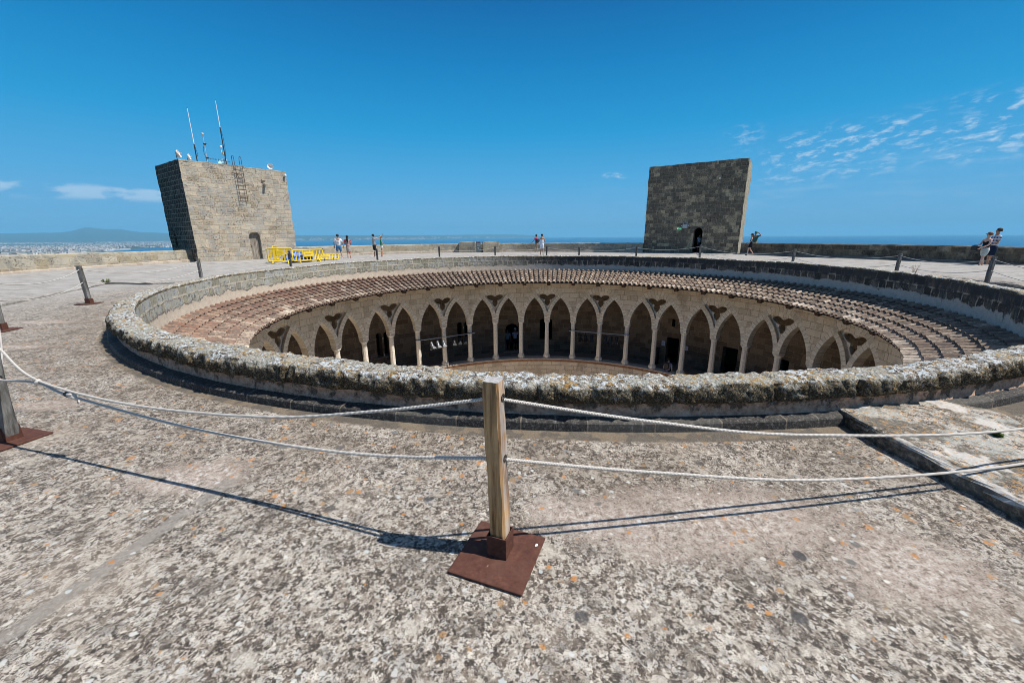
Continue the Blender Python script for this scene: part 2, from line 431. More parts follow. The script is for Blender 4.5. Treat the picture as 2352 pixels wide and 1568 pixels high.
def mat_kerb():
    m = Mat('dark_kerb_stone', .8, .3)
    v = m.co(); n = m.noise(v, 45, 5, .7)
    c = m.ramp(n, [(.3, (.018, .017, .016)), (.52, (.045, .042, .039)), (.68, (.17, .155, .135))])
    b, f = m.brick(m.mapping(m.co('UV'), loc=(.13, .05, 0)), .55, 1.0, .007)
    c = m.mix(m.mul(f, .5), c, (.30, .24, .18))
    c = m.mix(m.ss(b, .5, .9, 0, .3), c, (.16, .15, .13))
    st = m.noise(m.mapping(m.co('UV'), scale=(14, 1.2, 1)), 1.0, 4, .7)
    c = m.mix(m.ss(st, .60, .70, 0, .5), c, (.34, .31, .27))
    m.base(c); m.bump(m.add(n, m.mul(f, -1)), .7, .008)
    return m.m

def masonry(name, stops, mortar, w, h, ms, pock=0.0, stain=None, stain_rng=(.5, .7), joint=1.0, off=.5, bump=.02, vary=None, warpamt=.03, pits=None, rough=.92):
    """coursed stone looked up by wall UVs in metres"""
    m = Mat(name, rough, .15)
    uv = m.co('UV'); v = m.co()
    wuv = m.warp(uv, warpamt, 3.2, 3)
    b, f = m.brick(wuv, w, h, ms, off, 2, .72, 3, .25)
    n2 = m.noise(v, 9, 6, .68); n3 = m.noise(v, 34, 4, .65)
    tone = m.add(m.mul(b, .62), m.mul(m.math('SUBTRACT', n2, .31), 1.0))
    c = m.ramp(tone, stops)
    c = m.mix(m.ss(n3, .4, .65, 0, .35), c, m.mix(.5, c, (.05, .045, .04)))
    if stain:
        sm = m.ss(m.noise(m.mapping(v, scale=(1, 1, .7)), 1.4, 6, .66), stain_rng[0], stain_rng[1])
        c = m.mix(m.mul(sm, stain[1]), c, stain[0])
    fj = m.mul(f, m.ss(m.noise(v, 5.5, 4, .6), .36, .52, .25, 1.0))
    c = m.mix(m.mul(fj, joint), c, mortar)
    hh = m.add(m.mul(n3, .5), m.add(m.mul(f, -.8), m.mul(n2, .9)))
    if pock:
        pk = m.noise(m.mapping(v, scale=(1, 1, 1.5)), 13, 4, .6, .6)
        pm = m.ss(pk, .585, .65)
        if pits: pm = m.mul(pm, m.ss(m.noise(v, 1.1, 3, .5), .42, .58))
        c = m.mix(m.mul(pm, pock), c, (.035, .03, .025)); hh = m.add(hh, m.mul(pm, -2.2))
    m.base(c); m.bump(hh, 1.0, bump)
    return m.m

M = {}
M['floor'] = mat_floor()
M['crag'] = mat_crag()
M['band'] = mat_band()
M['kerb'] = mat_kerb()
M['facade'] = masonry('pale_sandstone_arcade', [(.1, (.54, .43, .31)), (.45, (.71, .59, .44)), (.9, (.78, .67, .52))], (.34, .27, .20), .58, .29, .011, stain=((.30, .23, .16), .6), stain_rng=(.50, .70), joint=.9, bump=.012, warpamt=.012)
M['voussoir'] = masonry('paler_voussoir_stone', [(.1, (.62, .53, .41)), (.45, (.76, .67, .54)), (.9, (.82, .73, .60))], (.36, .29, .21), .24, .5, .012, stain=((.40, .32, .23), .5), stain_rng=(.52, .70), joint=.8, bump=.01, warpamt=.006)
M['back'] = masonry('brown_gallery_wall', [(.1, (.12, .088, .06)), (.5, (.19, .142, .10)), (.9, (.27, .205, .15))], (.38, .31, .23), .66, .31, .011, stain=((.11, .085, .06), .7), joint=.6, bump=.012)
M['column'] = flat('pale_column_stone', (.72, .65, .55), .85, .2, var=.16, scale=14)
M['outer'] = masonry('weathered_outer_parapet_stone', [(.1, (.30, .25, .17)), (.35, (.43, .37, .255)), (.6, (.42, .39, .32)), (.9, (.54, .48, .37))], (.55, .44, .34), .78, .36, .018, pock=.75, stain=((.25, .245, .215), .75), stain_rng=(.46, .62), joint=.7, bump=.03, pits=True)
M['outer_dark'] = masonry('shaded_outer_parapet_stone', [(.1, (.07, .06, .045)), (.4, (.16, .13, .09)), (.75, (.27, .22, .15)), (1, (.40, .35, .27))], (.30, .24, .17), .70, .30, .014, pock=.6, stain=((.05, .045, .038), .8), stain_rng=(.42, .6), joint=.45, bump=.03, pits=True)  # darker copy of the outer stone, with the wall's shade painted in
M['tower_tan'] = masonry('tan_rubble_tower_stone', [(.08, (.28, .235, .17)), (.3, (.45, .375, .265)), (.55, (.47, .44, .365)), (.8, (.58, .48, .34)), (1, (.66, .61, .52))], (.56, .41, .30), .66, .31, .034, pock=.95, stain=((.33, .325, .30), .7), stain_rng=(.47, .60), joint=.62, bump=.05, pits=True, warpamt=.11)
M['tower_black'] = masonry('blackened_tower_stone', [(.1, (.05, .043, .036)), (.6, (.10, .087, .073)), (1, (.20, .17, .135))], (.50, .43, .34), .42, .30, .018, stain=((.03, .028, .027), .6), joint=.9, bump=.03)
M['tower_grey'] = masonry('lichened_grey_tower_stone', [(.1, (.13, .10, .07)), (.44, (.21, .165, .115)), (.58, (.30, .235, .16)), (.68, (.50, .385, .24)), (1, (.62, .49, .32))], (.55, .47, .37), .52, .29, .013, stain=((.15, .12, .09), .8), stain_rng=(.46, .60), joint=.5, bump=.025, pock=.4)
M['tower_cream'] = masonry('cream_ashlar_tower_stone', [(.1, (.26, .225, .165)), (.5, (.36, .315, .24)), (1, (.44, .395, .31))], (.55, .48, .38), .46, .34, .02, stain=((.27, .22, .13), .6), stain_rng=(.55, .7), joint=.8, bump=.015)

def mat_rim_inner():
    """two rough courses over lime render, broken edge between them"""
    m = Mat('rim_inner_face', .93, .12)
    uv = m.co('UV'); v = m.co(); u_, v_, _ = m.sep(uv); x, y, z = m.sep(v)
    b, f = m.brick(m.mapping(m.warp(uv, .11, 3.1, 4), loc=(0, .175, 0)), .50, .285, .030, .5, 2, .62, 3, .35)
    n2 = m.noise(v, 8, 6, .7); n3 = m.noise(v, 40, 4, .65)
    pale = m.ramp(m.add(m.mul(b, .5), m.mul(m.math('SUBTRACT', n2, .25), 1.0)), [(.1, (.16, .15, .12)), (.4, (.34, .32, .25)), (.7, (.36, .37, .36)), (1, (.50, .46, .34))])
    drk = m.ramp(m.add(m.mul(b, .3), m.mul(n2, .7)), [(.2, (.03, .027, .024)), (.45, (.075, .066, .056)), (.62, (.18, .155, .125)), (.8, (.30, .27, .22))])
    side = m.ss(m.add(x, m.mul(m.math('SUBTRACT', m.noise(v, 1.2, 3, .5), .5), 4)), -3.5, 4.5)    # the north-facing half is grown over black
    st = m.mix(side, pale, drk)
    st = m.mix(m.ss(m.add(m.mul(n2, .6), m.mul(n3, .4)), .52, .58, 0, .85), st, (.05, .045, .038))
    st = m.mix(m.ss(m.noise(m.mapping(v, loc=(2, 2, 2)), 10, 5, .7), .56, .61, 0, .6), st, m.mix(side, (.42, .38, .22), (.22, .20, .16)))
    st = m.mix(m.mul(f, m.ss(m.noise(v, 3, 3, .6), .42, .56, .05, .8)), st, (.50, .43, .34))
    pl = m.ramp(m.add(m.mul(n2, .6), m.mul(n3, .4)), [(.3, (.40, .33, .26)), (.5, (.56, .475, .375)), (.7, (.62, .55, .45))])
    plg = m.ramp(m.add(m.mul(n2, .6), m.mul(n3, .4)), [(.3, (.28, .26, .235)), (.5, (.47, .435, .385)), (.7, (.55, .52, .47))])
    pl = m.mix(side, pl, plg)
    edge = m.ss(m.add(z, m.add(m.mul(m.math('SUBTRACT', m.noise(m.mapping(v, scale=(1, 1, .6)), 2.2, 5, .65), .5), .55), m.mul(m.math('SUBTRACT', n2, .5), .12))), -.155, -.11)
    c = m.mix(edge, pl, st)
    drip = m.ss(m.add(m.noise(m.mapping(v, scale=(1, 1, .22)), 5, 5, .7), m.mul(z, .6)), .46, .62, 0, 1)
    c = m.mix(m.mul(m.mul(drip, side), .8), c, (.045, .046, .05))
    m.base(c)
    m.bump(m.add(m.mul(edge, 1.2), m.add(m.mul(n2, .7), m.mul(m.mul(f, edge), -.7))), 1.0, .02)
    return m.m
M['rim_in'] = mat_rim_inner()

def mat_tile():
    m = Mat('clay_roof_tile', .85, .25)
    a = m.N('ShaderNodeVertexColor'); a.layer_name = 'tone'
    v = m.co(); x, y, z = m.sep(v)
    t = m.sep(a.outputs[0])[0]
    c = m.ramp(t, [(0, (.19, .125, .09)), (.30, (.25, .185, .135)), (.55, (.37, .285, .21)), (.8, (.52, .42, .32)), (1, (.68, .58, .46))])
    red = m.ss(x, -4.5, -9.0, 0, .3)
    c = m.mix(m.mul(red, m.ss(t, .8, .2)), c, (.36, .14, .09))
    n = m.noise(v, 16, 6, .72); n2 = m.noise(v, 3.2, 4, .6)
    c = m.mix(m.mul(m.ss(m.add(m.mul(n, .7), m.mul(n2, .3)), .43, .58), m.ss(t, 1.0, .6, .35, .88)), c, m.ramp(n, [(.4, (.085, .065, .055)), (.7, (.17, .135, .115))]))
    m.base(c); m.bump(n, .5, .006)
    return m.m
M['tile'] = mat_tile()
M['tile_under'] = flat('clay_channel_tile', (.13, .085, .06), .9, .1, var=.3, scale=9)
M['wood_dark'] = flat('dark_beam_wood', (.075, .045, .028), .8, .2, var=.3, scale=20)
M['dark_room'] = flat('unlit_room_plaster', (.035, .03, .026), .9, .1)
M['ledge'] = flat('pale_sill_stone', (.52, .45, .36), .85, .2, var=.14, scale=5)
M['terracotta'] = flat('terracotta_string_course', (.36, .20, .12), .85, .2, var=.3, scale=6)
M['court'] = flat('court_paving', (.70, .63, .52), .9, .2, var=.15, scale=2)
M['gfloor'] = flat('gallery_paving', (.28, .22, .17), .85, .3, var=.15, scale=2)

# ------------------------------------------------------------------ sea, land, far hills
def mat_sea():
    m = Mat('sea_water', .45, .12)
    v = m.co()
    n = m.noise(m.mapping(v, scale=(.0006, .0022, 1)), 1.0, 5, .6)
    m.base(m.ramp(n, [(.35, (.004, .085, .20)), (.65, (.007, .115, .25))]))
    m.bump(m.noise(m.mapping(v, scale=(.02, .02, 1)), 1, 4, .6), .5, 2.0)
    return m.m
R_SEA = 23600.0
n = 160
vs = [(0, 0, -112)] + [(R_SEA * sin(2 * pi * k / n), R_SEA * cos(2 * pi * k / n), -112) for k in range(n)]
tag(obj('sea', vs, [(0, 1 + (k + 1) % n, 1 + k) for k in range(n)], mat_sea()), kind='structure')

def mat_land():
    m = Mat('far_land', .95, .1)
    v = m.co(); z = m.sep(v)[2]
    n1 = m.noise(m.mapping(v, scale=(.0016, .0040, .002)), 1, 6, .62)
    n2 = m.noise(m.mapping(v, scale=(.006, .012, .01)), 1, 3, .6)
    c = m.ramp(n1, [(.40, (.030, .045, .022)), (.53, (.055, .065, .032)), (.58, (.22, .20, .15)), (.66, (.34, .32, .27))])
    c = m.mix(m.ss(n2, .45, .6, 0, .5), c, (.05, .065, .035))
    c = m.mix(m.ss(z, -90, -50), c, m.ramp(n2, [(.4, (.04, .055, .03)), (.62, (.075, .08, .045)), (.72, (.18, .16, .12))]))
    m.base(c)
    return m.m
M['land'] = mat_land()
COAST = [(-140, 2000), (-90, 2300), (-60, 2700), (-50, 3600), (-47.4, 4350), (-45.9, 4940), (-43.2, 6000), (-39.6, 6900), (-33, 9900), (-29, 14000), (-27.6, 15600), (-23.2, 14900), (-18, 15300), (-13.4, 15400), (-10.1, 17300), (-5, 20000), (-.7, 22900), (3, 23300), (5.3, 23450)]
RIDGE_EL = [(-140, .5), (-60, .5), (-50.9, .51), (-49.1, .553), (-47.2, .60), (-46.4, .78), (-45.8, 1.02), (-45.5, 1.063), (-44.8, 1.0), (-44.3, .909), (-43.7, .93), (-43.2, .964), (-42.7, .796), (-41.8, .65), (-39.8, .549), (-36, .45), (-31, .33), (-25.6, .245), (-20, .20), (-13.4, .172), (-6, .185), (-.7, .183), (1.5, .13), (3.5, .02), (5.3, -.27)]
RIDGE_D = [(-140, 24000), (-34, 24000), (-25, 19500), (-13, 19000), (-8, 21500), (-1, 25000), (5.3, 25500)]
def sst(x, a, b):
    t = max(0, min(1, (x - a) / (b - a))); return t * t * (3 - 2 * t)
def land_z(a, d):
    cd, rd = interp(COAST, a), interp(RIDGE_D, a)
    zr = math.tan(radians(interp(RIDGE_EL, a))) * rd + 1.6
    zb = -110 + 22 * sst(d, 8000, 16000) + 3 * fbm(a * .7, d * .0004, 0, 3)
    if rd - cd < 8000:
        t = sst(d, cd, cd + (rd - cd) * .35) * .45 + .55 * sst(d, cd + (rd - cd) * .3, rd)
    else: t = sst(d, rd - 7500, rd)
    z = zb + (zr - zb) * t
    z += 22 * fbm(a * 1.3, d * .0006, 3.3, 4) * sst(d, rd - 7000, rd - 3000) * (1 - sst(d, rd - 800, rd)) * (1 if rd - cd > 8000 else .4)
    z += fbm(a * 2.2, 0, 9.1, 3) * 9 * sst(d, rd - 500, rd)
    if d <= cd + 1: z = -113
    return z
vs, fs = [], []
azs = [-140 + i * 2.0 for i in range(42)] + [-56 + i * .3 for i in range(205)]
azs = [a for a in azs if a <= 5.3]
ND = 34
for a in azs:
    cd, rd = interp(COAST, a), interp(RIDGE_D, a) + 300
    for j in range(ND):
        d = cd + (rd - cd) * (j / (ND - 1)) ** 1.15
        t = radians(a); vs.append((d * sin(t), d * cos(t), land_z(a, d if j else cd)))
for i in range(len(azs) - 1):
    for j in range(ND - 1): fs.append((i * ND + j, i * ND + ND + j, i * ND + ND + j + 1, i * ND + j + 1))
tag(obj('far_hills', vs, fs, M['land'], smooth=True), kind='structure')
# wooded castle hill and the land round its foot
vs, fs = [], []
prof = [(27, -20), (60, -34), (140, -60), (300, -88), (600, -106), (1400, -110), (2600, -113)]
n = 96
for (r, z) in prof:
    for k in range(n):
        t = 2 * pi * k / n; q = r * (1 + .08 * fbm(cos(t) * 2, sin(t) * 2, r * .01, 3))
        vs.append((CX + q * sin(t), CY + q * cos(t), z + (3 * fbm(cos(t) * 9, sin(t) * 9, r * .1, 3) if 50 < r < 2000 else 0)))
for i in range(len(prof) - 1):
    for k in range(n): fs.append((i * n + k, i * n + (k + 1) % n, i * n + n + (k + 1) % n, i * n + n + k))
tag(obj('ground', vs, fs, flat('wooded_slope', (.05, .065, .03), .95, .1, var=.5, scale=.15), smooth=True), kind='structure')

# the town along the bay: thousands of far roofs and walls nobody could count
def mat_town():
    m = Mat('far_town', .85, .2)
    a = m.N('ShaderNodeVertexColor'); a.layer_name = 'tone'
    m.base(m.ramp(m.sep(a.outputs[0])[0], [(0, (.16, .13, .10)), (.25, (.36, .24, .18)), (.5, (.48, .43, .37)), (.75, (.56, .52, .47)), (1, (.66, .65, .63))]))
    return m.m
rt = random.Random(11)
vs, fs, tones = [], [], []
def town_box(x, y, z, w, d, h, rz, t):
    b = len(vs); c, s = cos(rz), sin(rz)
    for zz in (z - 12, z + h):
        for (i, j) in ((-1, -1), (1, -1), (1, 1), (-1, 1)):
            px, py = i * w / 2, j * d / 2; vs.append((x + px * c - py * s, y + px * s + py * c, zz))
    fs.extend([(b, b + 1, b + 5, b + 4), (b + 1, b + 2, b + 6, b + 5), (b + 2, b + 3, b + 7, b + 6), (b + 3, b, b + 4, b + 7), (b + 4, b + 5, b + 6, b + 7)])
    tones.extend([t] * 5)
cnt = 0
while cnt < 6500:
    a = rt.uniform(-56, -28); cd = interp(COAST, a)
    d = max(cd + 60, 3600) + (rt.random() ** 1.5) * (15500 - max(cd, 3600))
    dens = .38 + fbm(d * sin(radians(a)) * .0007, d * cos(radians(a)) * .0016, 4.0, 3) * 1.9
    if rt.random() > dens or fbm(d * sin(radians(a)) * .0004, d * cos(radians(a)) * .0022, 8.0, 3) < -.02: continue
    big = rt.random() < .06
    w = rt.uniform(50, 130) if big else rt.uniform(10, 32)
    t = radians(a); cnt += 1
    town_box(d * sin(t), d * cos(t), land_z(a, d), w, w * rt.uniform(.4, 1.1), rt.uniform(7, 14) if big else rt.uniform(5, 20), rt.uniform(-.5, .5), min(1, max(0, rt.gauss(.62, .25))))
for k in range(2600):
    a = rt.uniform(-28, -3); cd = interp(COAST, a); d = cd + 60 + (rt.random() ** 2) * 900
    if rt.random() > .5 + .5 * fbm(a * 1.1, 0, 7.7, 3) * 3: continue
    t = radians(a); w = rt.uniform(14, 60)
    town_box(d * sin(t), d * cos(t), land_z(a, d), w, w * .6, rt.uniform(6, 22), rt.uniform(-.5, .5), min(1, max(0, rt.gauss(.7, .2))))
tag(obj('town', vs, fs, mat_town(), colattr=tones), 'pale far-off town spread along the bay below the hills', 'town', kind='stuff')
# ------------------------------------------------------------------ terrace
ROUT = [(-180, 25.6), (-140, 25.2), (-110, 24.8), (-81, 24.8), (-67, 26.35), (-62, 27.2), (-58.6, 27.9), (-44.5, 27.45), (-32, 28.0), (-18, 28.5), (-1, 27.97), (13, 26.9), (24.3, 26.7), (41, 26.75), (46, 25.4), (52, 24.25), (64, 24.6), (78, 23.5), (95, 23.8), (140, 25.2), (180, 25.6)]
def rim_extra(th):
    th = (th + 360) % 360
    return interp([(0, .05), (120, 0), (178, 0), (190, .03), (205, .075), (227, .06), (260, .05), (320, .05), (360, .05)], th)
vs, fs = [], []
rows = [11.0, 11.3, 11.6, 12.2, 13, 14, 15, 17, 19, 21, 23, 25, 27, 30]
n = 480
for r in rows:
    for k in range(n):
        th = 360 * k / n
        rr = r if r < 26 else min(r, interp(ROUT, th - 360 if th > 180 else th) + .3 + (r - 27) * .05)
        p = P(rr, th); p.z = .006 * fbm(p.x, p.y, 1, 3, .8) if r > 11.4 else 0
        vs.append(p)
for i in range(len(rows) - 1):
    for k in range(n): fs.append((i * n + k, i * n + n + k, i * n + n + (k + 1) % n, i * n + (k + 1) % n))
tag(obj('terrace', vs, fs, M['floor'], smooth=True), kind='structure')

def slab(name, poly, h, label, step=.12):
    """low raised stone slab with a broken edge"""
    pts = []
    for a, b in zip(poly, poly[1:] + poly[:1]):
        a, b = Vector(a), Vector(b); L = (b - a).length; k = max(1, int(L / step))
        nrm = Vector(((b - a).y, -(b - a).x)).normalized()
        for i in range(k):
            q = a + (b - a) * i / k
            q = q + nrm * (.045 * fbm(q.x * 1.6, q.y * 1.6, 2, 5) + .015 * fbm(q.x * 9, q.y * 9, 2, 3)); pts.append(q)
    c = sum(pts, Vector((0, 0))) / len(pts)
    vs, fs = [], []; n = len(pts)
    levels = [(.02, -.03), (-.004, h * .3), (-.012, h * .6), (.006, h * .85), (.035, h * .97), (.10, h + .004), (.22, h + .006)]
    for (ins, z) in levels:
        for q in pts:
            d = (c - q).normalized(); w = q + d * (ins + (.02 * fbm(q.x * 7, q.y * 7, z * 30, 3) if z > 0 else 0))
            vs.append((w.x, w.y, z + .018 * fbm(w.x * 4, w.y * 4, z * 5, 4) * (z > 0)))
    for i in range(len(levels) - 1):
        for k in range(n): fs.append((i * n + k, i * n + (k + 1) % n, i * n + n + (k + 1) % n, i * n + n + k))
    fs.append(tuple(range((len(levels) - 1) * n, len(levels) * n)))
    return obj(name, vs, fs, M['slab'])
def mat_slab():
    m = Mat('slab_stone', .92, .15)
    v = m.co(); n1 = m.noise(v, 45, 4, .7)
    geo = m.N('ShaderNodeNewGeometry'); nz = m.sep(geo.outputs['Normal'])[2]
    c, h = lichen_tones(m, v, m.ss(n1, .4, .6), 1.2)
    c = m.mix(m.ss(m.noise(v, 5, 6, .72), .46, .54, 0, .6), c, m.ramp(n1, [(.3, (.30, .31, .28)), (.7, (.50, .51, .47))]))
    c = m.mix(m.ss(m.noise(m.mapping(v, loc=(6, 1, 0)), 2.6, 6, .74), .48, .56, 0, .8), c, m.ramp(n1, [(.35, (.05, .044, .036)), (.65, (.17, .145, .11))]))
    p = m.ss(m.noise(m.mapping(v, scale=(1.6, .8, 1)), 1.9, 4, .55), .57, .61)
    c = m.mix(m.mul(p, .9), c, m.ramp(n1, [(.3, (.50, .47, .42)), (.7, (.62, .59, .54))]))
    o = m.ss(m.noise(m.mapping(v, loc=(3, 3, 3)), 30, 5, .70), .565, .60)
    c = m.mix(m.mul(o, .7), c, (.50, .27, .09))
    c = m.mix(m.ss(nz, .6, .15, 0, .85), c, m.ramp(m.noise(v, 30, 4, .7), [(.4, (.035, .03, .024)), (.54, (.11, .085, .06)), (.66, (.30, .235, .155))]))
    m.base(c); m.bump(m.add(m.noise(v, 20, 5, .7), m.mul(h, .4)), .9, .015)
    return m.m
M['slab'] = mat_slab()
s = slab('stone_slab', [(2.87, 3.30), (2.89, 1.75), (2.92, -.6), (3.62, -.6), (3.72, 1.6), (3.98, 2.75), (4.20, 3.22), (3.9, 3.50)], .115, '')
tag(s, 'low lichen-blotched stone slab jutting from the court rim, near right', 'stone slab')
s = slab('stone_slab', [(-9.2, 2.6), (-12.5, 9.6), (-14.75, 14.7), (-12.9, 14.45), (-11.2, 15.0)] + [tuple(P(12.4, t).xy) for t in (-84, -78, -72, -66, -62)] + [tuple(P(19, -61.5).xy), tuple(P(25.5, -61).xy), (-23.6, 21), (-22.9, 16), (-19, 6), (-14, 2)], .075, '', .2)
s.data.materials[0] = M['floor']
tag(s, 'broad raised pavement step on the far left of the terrace', 'stone step')
s = slab('stone_slab', [(15.3, 17.5), (15.35, 15.2), (15.3, 13.5), (15.0, 11.9), (14.0, 9.6), (18, 5), (24, 9), (24.2, 19), (19.5, 20.5)], .10, '', .2)
s.data.materials[0] = M['floor']
tag(s, 'raised pavement step behind the court rim on the right', 'stone step')
s = slab('stone_slab', [(15.38, 33.9), (14.9, 32.35), (16.5, 32.05), (17.7, 33.3)], .05, '', .2)
s.data.materials[0] = M['floor']
tag(s, 'low pale doorstep slab in front of the dark right tower', 'doorstep')

# ------------------------------------------------------------------ rough rim round the court
def ring_angles():
    a = []; t = 0.0
    while t < 360 - 1e-6:
        a.append(t); t += .11 if 128 <= t <= 238 else (.2 if t > 300 or t < 70 else .3)
    return a
RA = ring_angles()
PROF = [(11.25, -.03, .003, 0), (11.246, .03, .003, 0), (11.242, .068, .003, 0), (11.232, .080, .004, 0), (11.20, .086, .004, 0), (11.160, .090, .005, 0), (11.145, .094, .007, 1),
        (11.136, .13, .009, 1), (11.132, .165, .010, 1), (11.134, .20, .014, 1),
        (11.148, .214, .024, 2), (11.172, .230, .030, 2), (11.186, .255, .034, 2), (11.194, .282, .036, 2), (11.196, .310, .036, 2), (11.195, .338, .034, 2), (11.188, .364, .030, 2), (11.175, .386, .024, 2), (11.168, .404, .016, 2),
        (11.14, .412, .012, 2), (11.09, .415, .011, 2), (11.04, .416, .011, 2), (11.00, .417, .011, 2), (10.95, .416, .011, 2), (10.925, .409, .016, 2), (10.90, .39, .016, 2),
        (10.90, .34, .016, 3), (10.90, .27, .014, 3), (10.90, .20, .014, 3), (10.90, .13, .014, 3), (10.90, .06, .014, 3), (10.90, -.01, .012, 3), (10.90, -.08, .010, 3), (10.905, -.15, .007, 3), (10.91, -.22, .005, 3), (10.91, -.30, .004, 3), (10.91, -.38, .003, 3), (10.91, -.46, .003, 3)]
vs = []; NP = len(PROF)
blk = random.Random(3)
joints = []; t = 0
while t < 360: joints.append(t); t += blk.uniform(2.0, 4.4)
jr = [(blk.uniform(-.018, .018), blk.uniform(-.012, .014)) for _ in joints]
import bisect
for th in RA:
    ex = rim_extra(th); ji = max(0, bisect.bisect_right(joints, th) - 1); jo, jz = jr[ji]
    dj = min(abs(th - joints[ji]), abs((joints[ji + 1] if ji + 1 < len(joints) else 360) - th)) * .195
    notch = -.055 * exp(-(dj / .026) ** 2)
    wav = .022 * fbm(th * .09, 0, 5.5, 3)
    for (r, z, amp, mi_) in PROF:
        q = P(r, th, z)
        nz_ = fbm(q.x, q.y, q.z, 4, 6.5) if amp > .009 else fbm(q.x, q.y, q.z, 2, 5)
        d = amp * nz_ * 1.15
        outw = 1 if r > 11.0 else (0 if z > .38 else -1)
        rr = r + (ex * (r - 10.92) / .3 if r > 10.95 else 0); zz = z
        if mi_ == 2:
            if amp > .009:
                f2 = fbm(q.x, q.y, q.z + 3, 4, 19) * amp * .8
                d += f2
            if outw >= 0:
                k = max(0, min(1, (zz - .34) / .07))
                rr += (d + jo * .5 + notch) * (1 - .55 * k) * (1 if r > 10.98 else -.6); zz += d * 1.1 * k + jz * k + wav * k + notch * .35 * k
            else: rr -= d
        elif mi_ == 3:
            rr -= d * .8; zz += wav * max(0, z) * 2
        else: rr += d
        vs.append(P(rr, th, zz))
fs, mi, uv = [], [], []
n = len(RA)
for i in range(n):
    j = (i + 1) % n; t0 = radians(RA[i]) * 11; t1 = radians(RA[j] if j else 360) * 11
    for k in range(NP - 1):
        fs.append((i * NP + k, j * NP + k, j * NP + k + 1, i * NP + k + 1)); mi.append(PROF[k][3])
        z0, z1 = PROF[k][1], PROF[k + 1][1]
        uv.append([(t0, z0), (t1, z0), (t1, z1), (t0, z1)])
o = obj('court_rim_parapet', vs, fs, [M['kerb'], M['band'], M['crag'], M['rim_in']], smooth=True, uv=uv, mi=mi)
o.data.polygons.foreach_set('use_smooth', [k != 0 for k in mi])
tag(o, 'low circular stone parapet crusted with lichen round the open court', 'parapet')

# ------------------------------------------------------------------ outer parapet
def outer_wall(t0, t1, label, mat, top=.86, dark=None):
    root = empty('outer_parapet', P(interp(ROUT, (t0 + t1) / 2), (t0 + t1) / 2), label, 'parapet wall')
    n = int(abs(t1 - t0) * 2.2) + 1; n = max(n, 24)
    prof = [(0, -.05), (0, .15), (.0, .40), (.0, .62), (.005, top - .05), (.05, top), (.3, top + .01), (.55, top - .01), (.62, top - .06), (.64, -1.2)]
    vs, fs, uv, mi = [], [], [], []
    off = Vector(root.location)
    for i in range(n + 1):
        th = t0 + (t1 - t0) * i / n; R = interp(ROUT, th)
        tp = interp([(-180, 0), (-81, .05), (-62, -.05), (-44, -.02), (0, 0), (24, 0), (45, .05), (80, .04)], th)
        for k, (d, z) in enumerate(prof):
            q = P(R + d, th, z + (tp if z > .3 else 0)); j = .016 * fbm(q.x, q.y, q.z, 4, 2.5)
            if z > .1: q += (q - P(0, th, q.z)).normalized() * j
            if k in (4, 5, 6): q.z += .018 * fbm(q.x, q.y, 4, 4, 3.1)
            vs.append(q - off)
    NPp = len(prof)
    cum = [0]
    for a, b in zip(prof, prof[1:]): cum.append(cum[-1] + hypot(a[0] - b[0], a[1] - b[1]))
    for i in range(n):
        u0, u1 = radians(t0 + (t1 - t0) * i / n) * 26, radians(t0 + (t1 - t0) * (i + 1) / n) * 26
        for k in range(NPp - 1):
            fs.append((i * NPp + k, (i + 1) * NPp + k, (i + 1) * NPp + k + 1, i * NPp + k + 1))
            uv.append([(u0, cum[k] + .02), (u1, cum[k] + .02), (u1, cum[k + 1] + .02), (u0, cum[k + 1] + .02)])
    for e in (0, n): fs.append(tuple(e * NPp + k for k in range(NPp))); uv.append([(prof[k][0], prof[k][1]) for k in range(NPp)])
    w = obj('wall', vs, fs, mat, root, uv=uv)
    # footing course
    vs, fs, uv = [], [], []
    pf = [(-.11, -.05), (-.108, .13), (-.085, .165), (.02, .175)]
    for i in range(n + 1):
        th = t0 + (t1 - t0) * i / n; R = interp(ROUT, th)
        for (d, z) in pf:
            q = P(R + d, th, z); q.z += .01 * fbm(q.x, q.y, 3, 3, 2) * (z > 0); vs.append(q - off)
    for i in range(n):
        u0, u1 = radians(t0 + (t1 - t0) * i / n) * 26, radians(t0 + (t1 - t0) * (i + 1) / n) * 26
        for k in range(3):
            fs.append((i * 4 + k, (i + 1) * 4 + k, (i + 1) * 4 + k + 1, i * 4 + k + 1)); z0, z1 = [(0.02, .2), (.2, .24), (.24, .3)][k]
            uv.append([(u0, z0), (u1, z0), (u1, z1), (u0, z1)])
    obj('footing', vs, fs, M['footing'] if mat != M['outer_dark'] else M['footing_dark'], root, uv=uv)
M['footing'] = masonry('pinkish_footing_stone', [(.1, (.36, .29, .22)), (.5, (.44, .38, .31)), (.9, (.52, .45, .37))], (.58, .45, .35), .55, .9, .03, joint=.8, bump=.012)
M['footing_dark'] = masonry('shaded_footing_stone', [(.1, (.12, .11, .10)), (.5, (.18, .165, .145)), (.9, (.24, .22, .19))], (.2, .18, .15), .55, .9, .02, joint=.5, bump=.012)  # dark copy of the footing, its shade put into the colour
outer_wall(-176, -58.4, 'sunlit yellowish parapet wall running left from the antenna tower', M['outer'])
outer_wall(-44.6, -8.2 + .0, 'weathered parapet wall behind the standing visitors, right of the antenna tower', M['outer'])
outer_wall(-8.2, 24.2, 'shaded low parapet wall between the wall gap and the dark tower', M['outer_mid'] if 'outer_mid' in M else M['outer'])
outer_wall(41.6, 176, 'dark shaded parapet wall running right from the dark tower', M['outer_dark'])
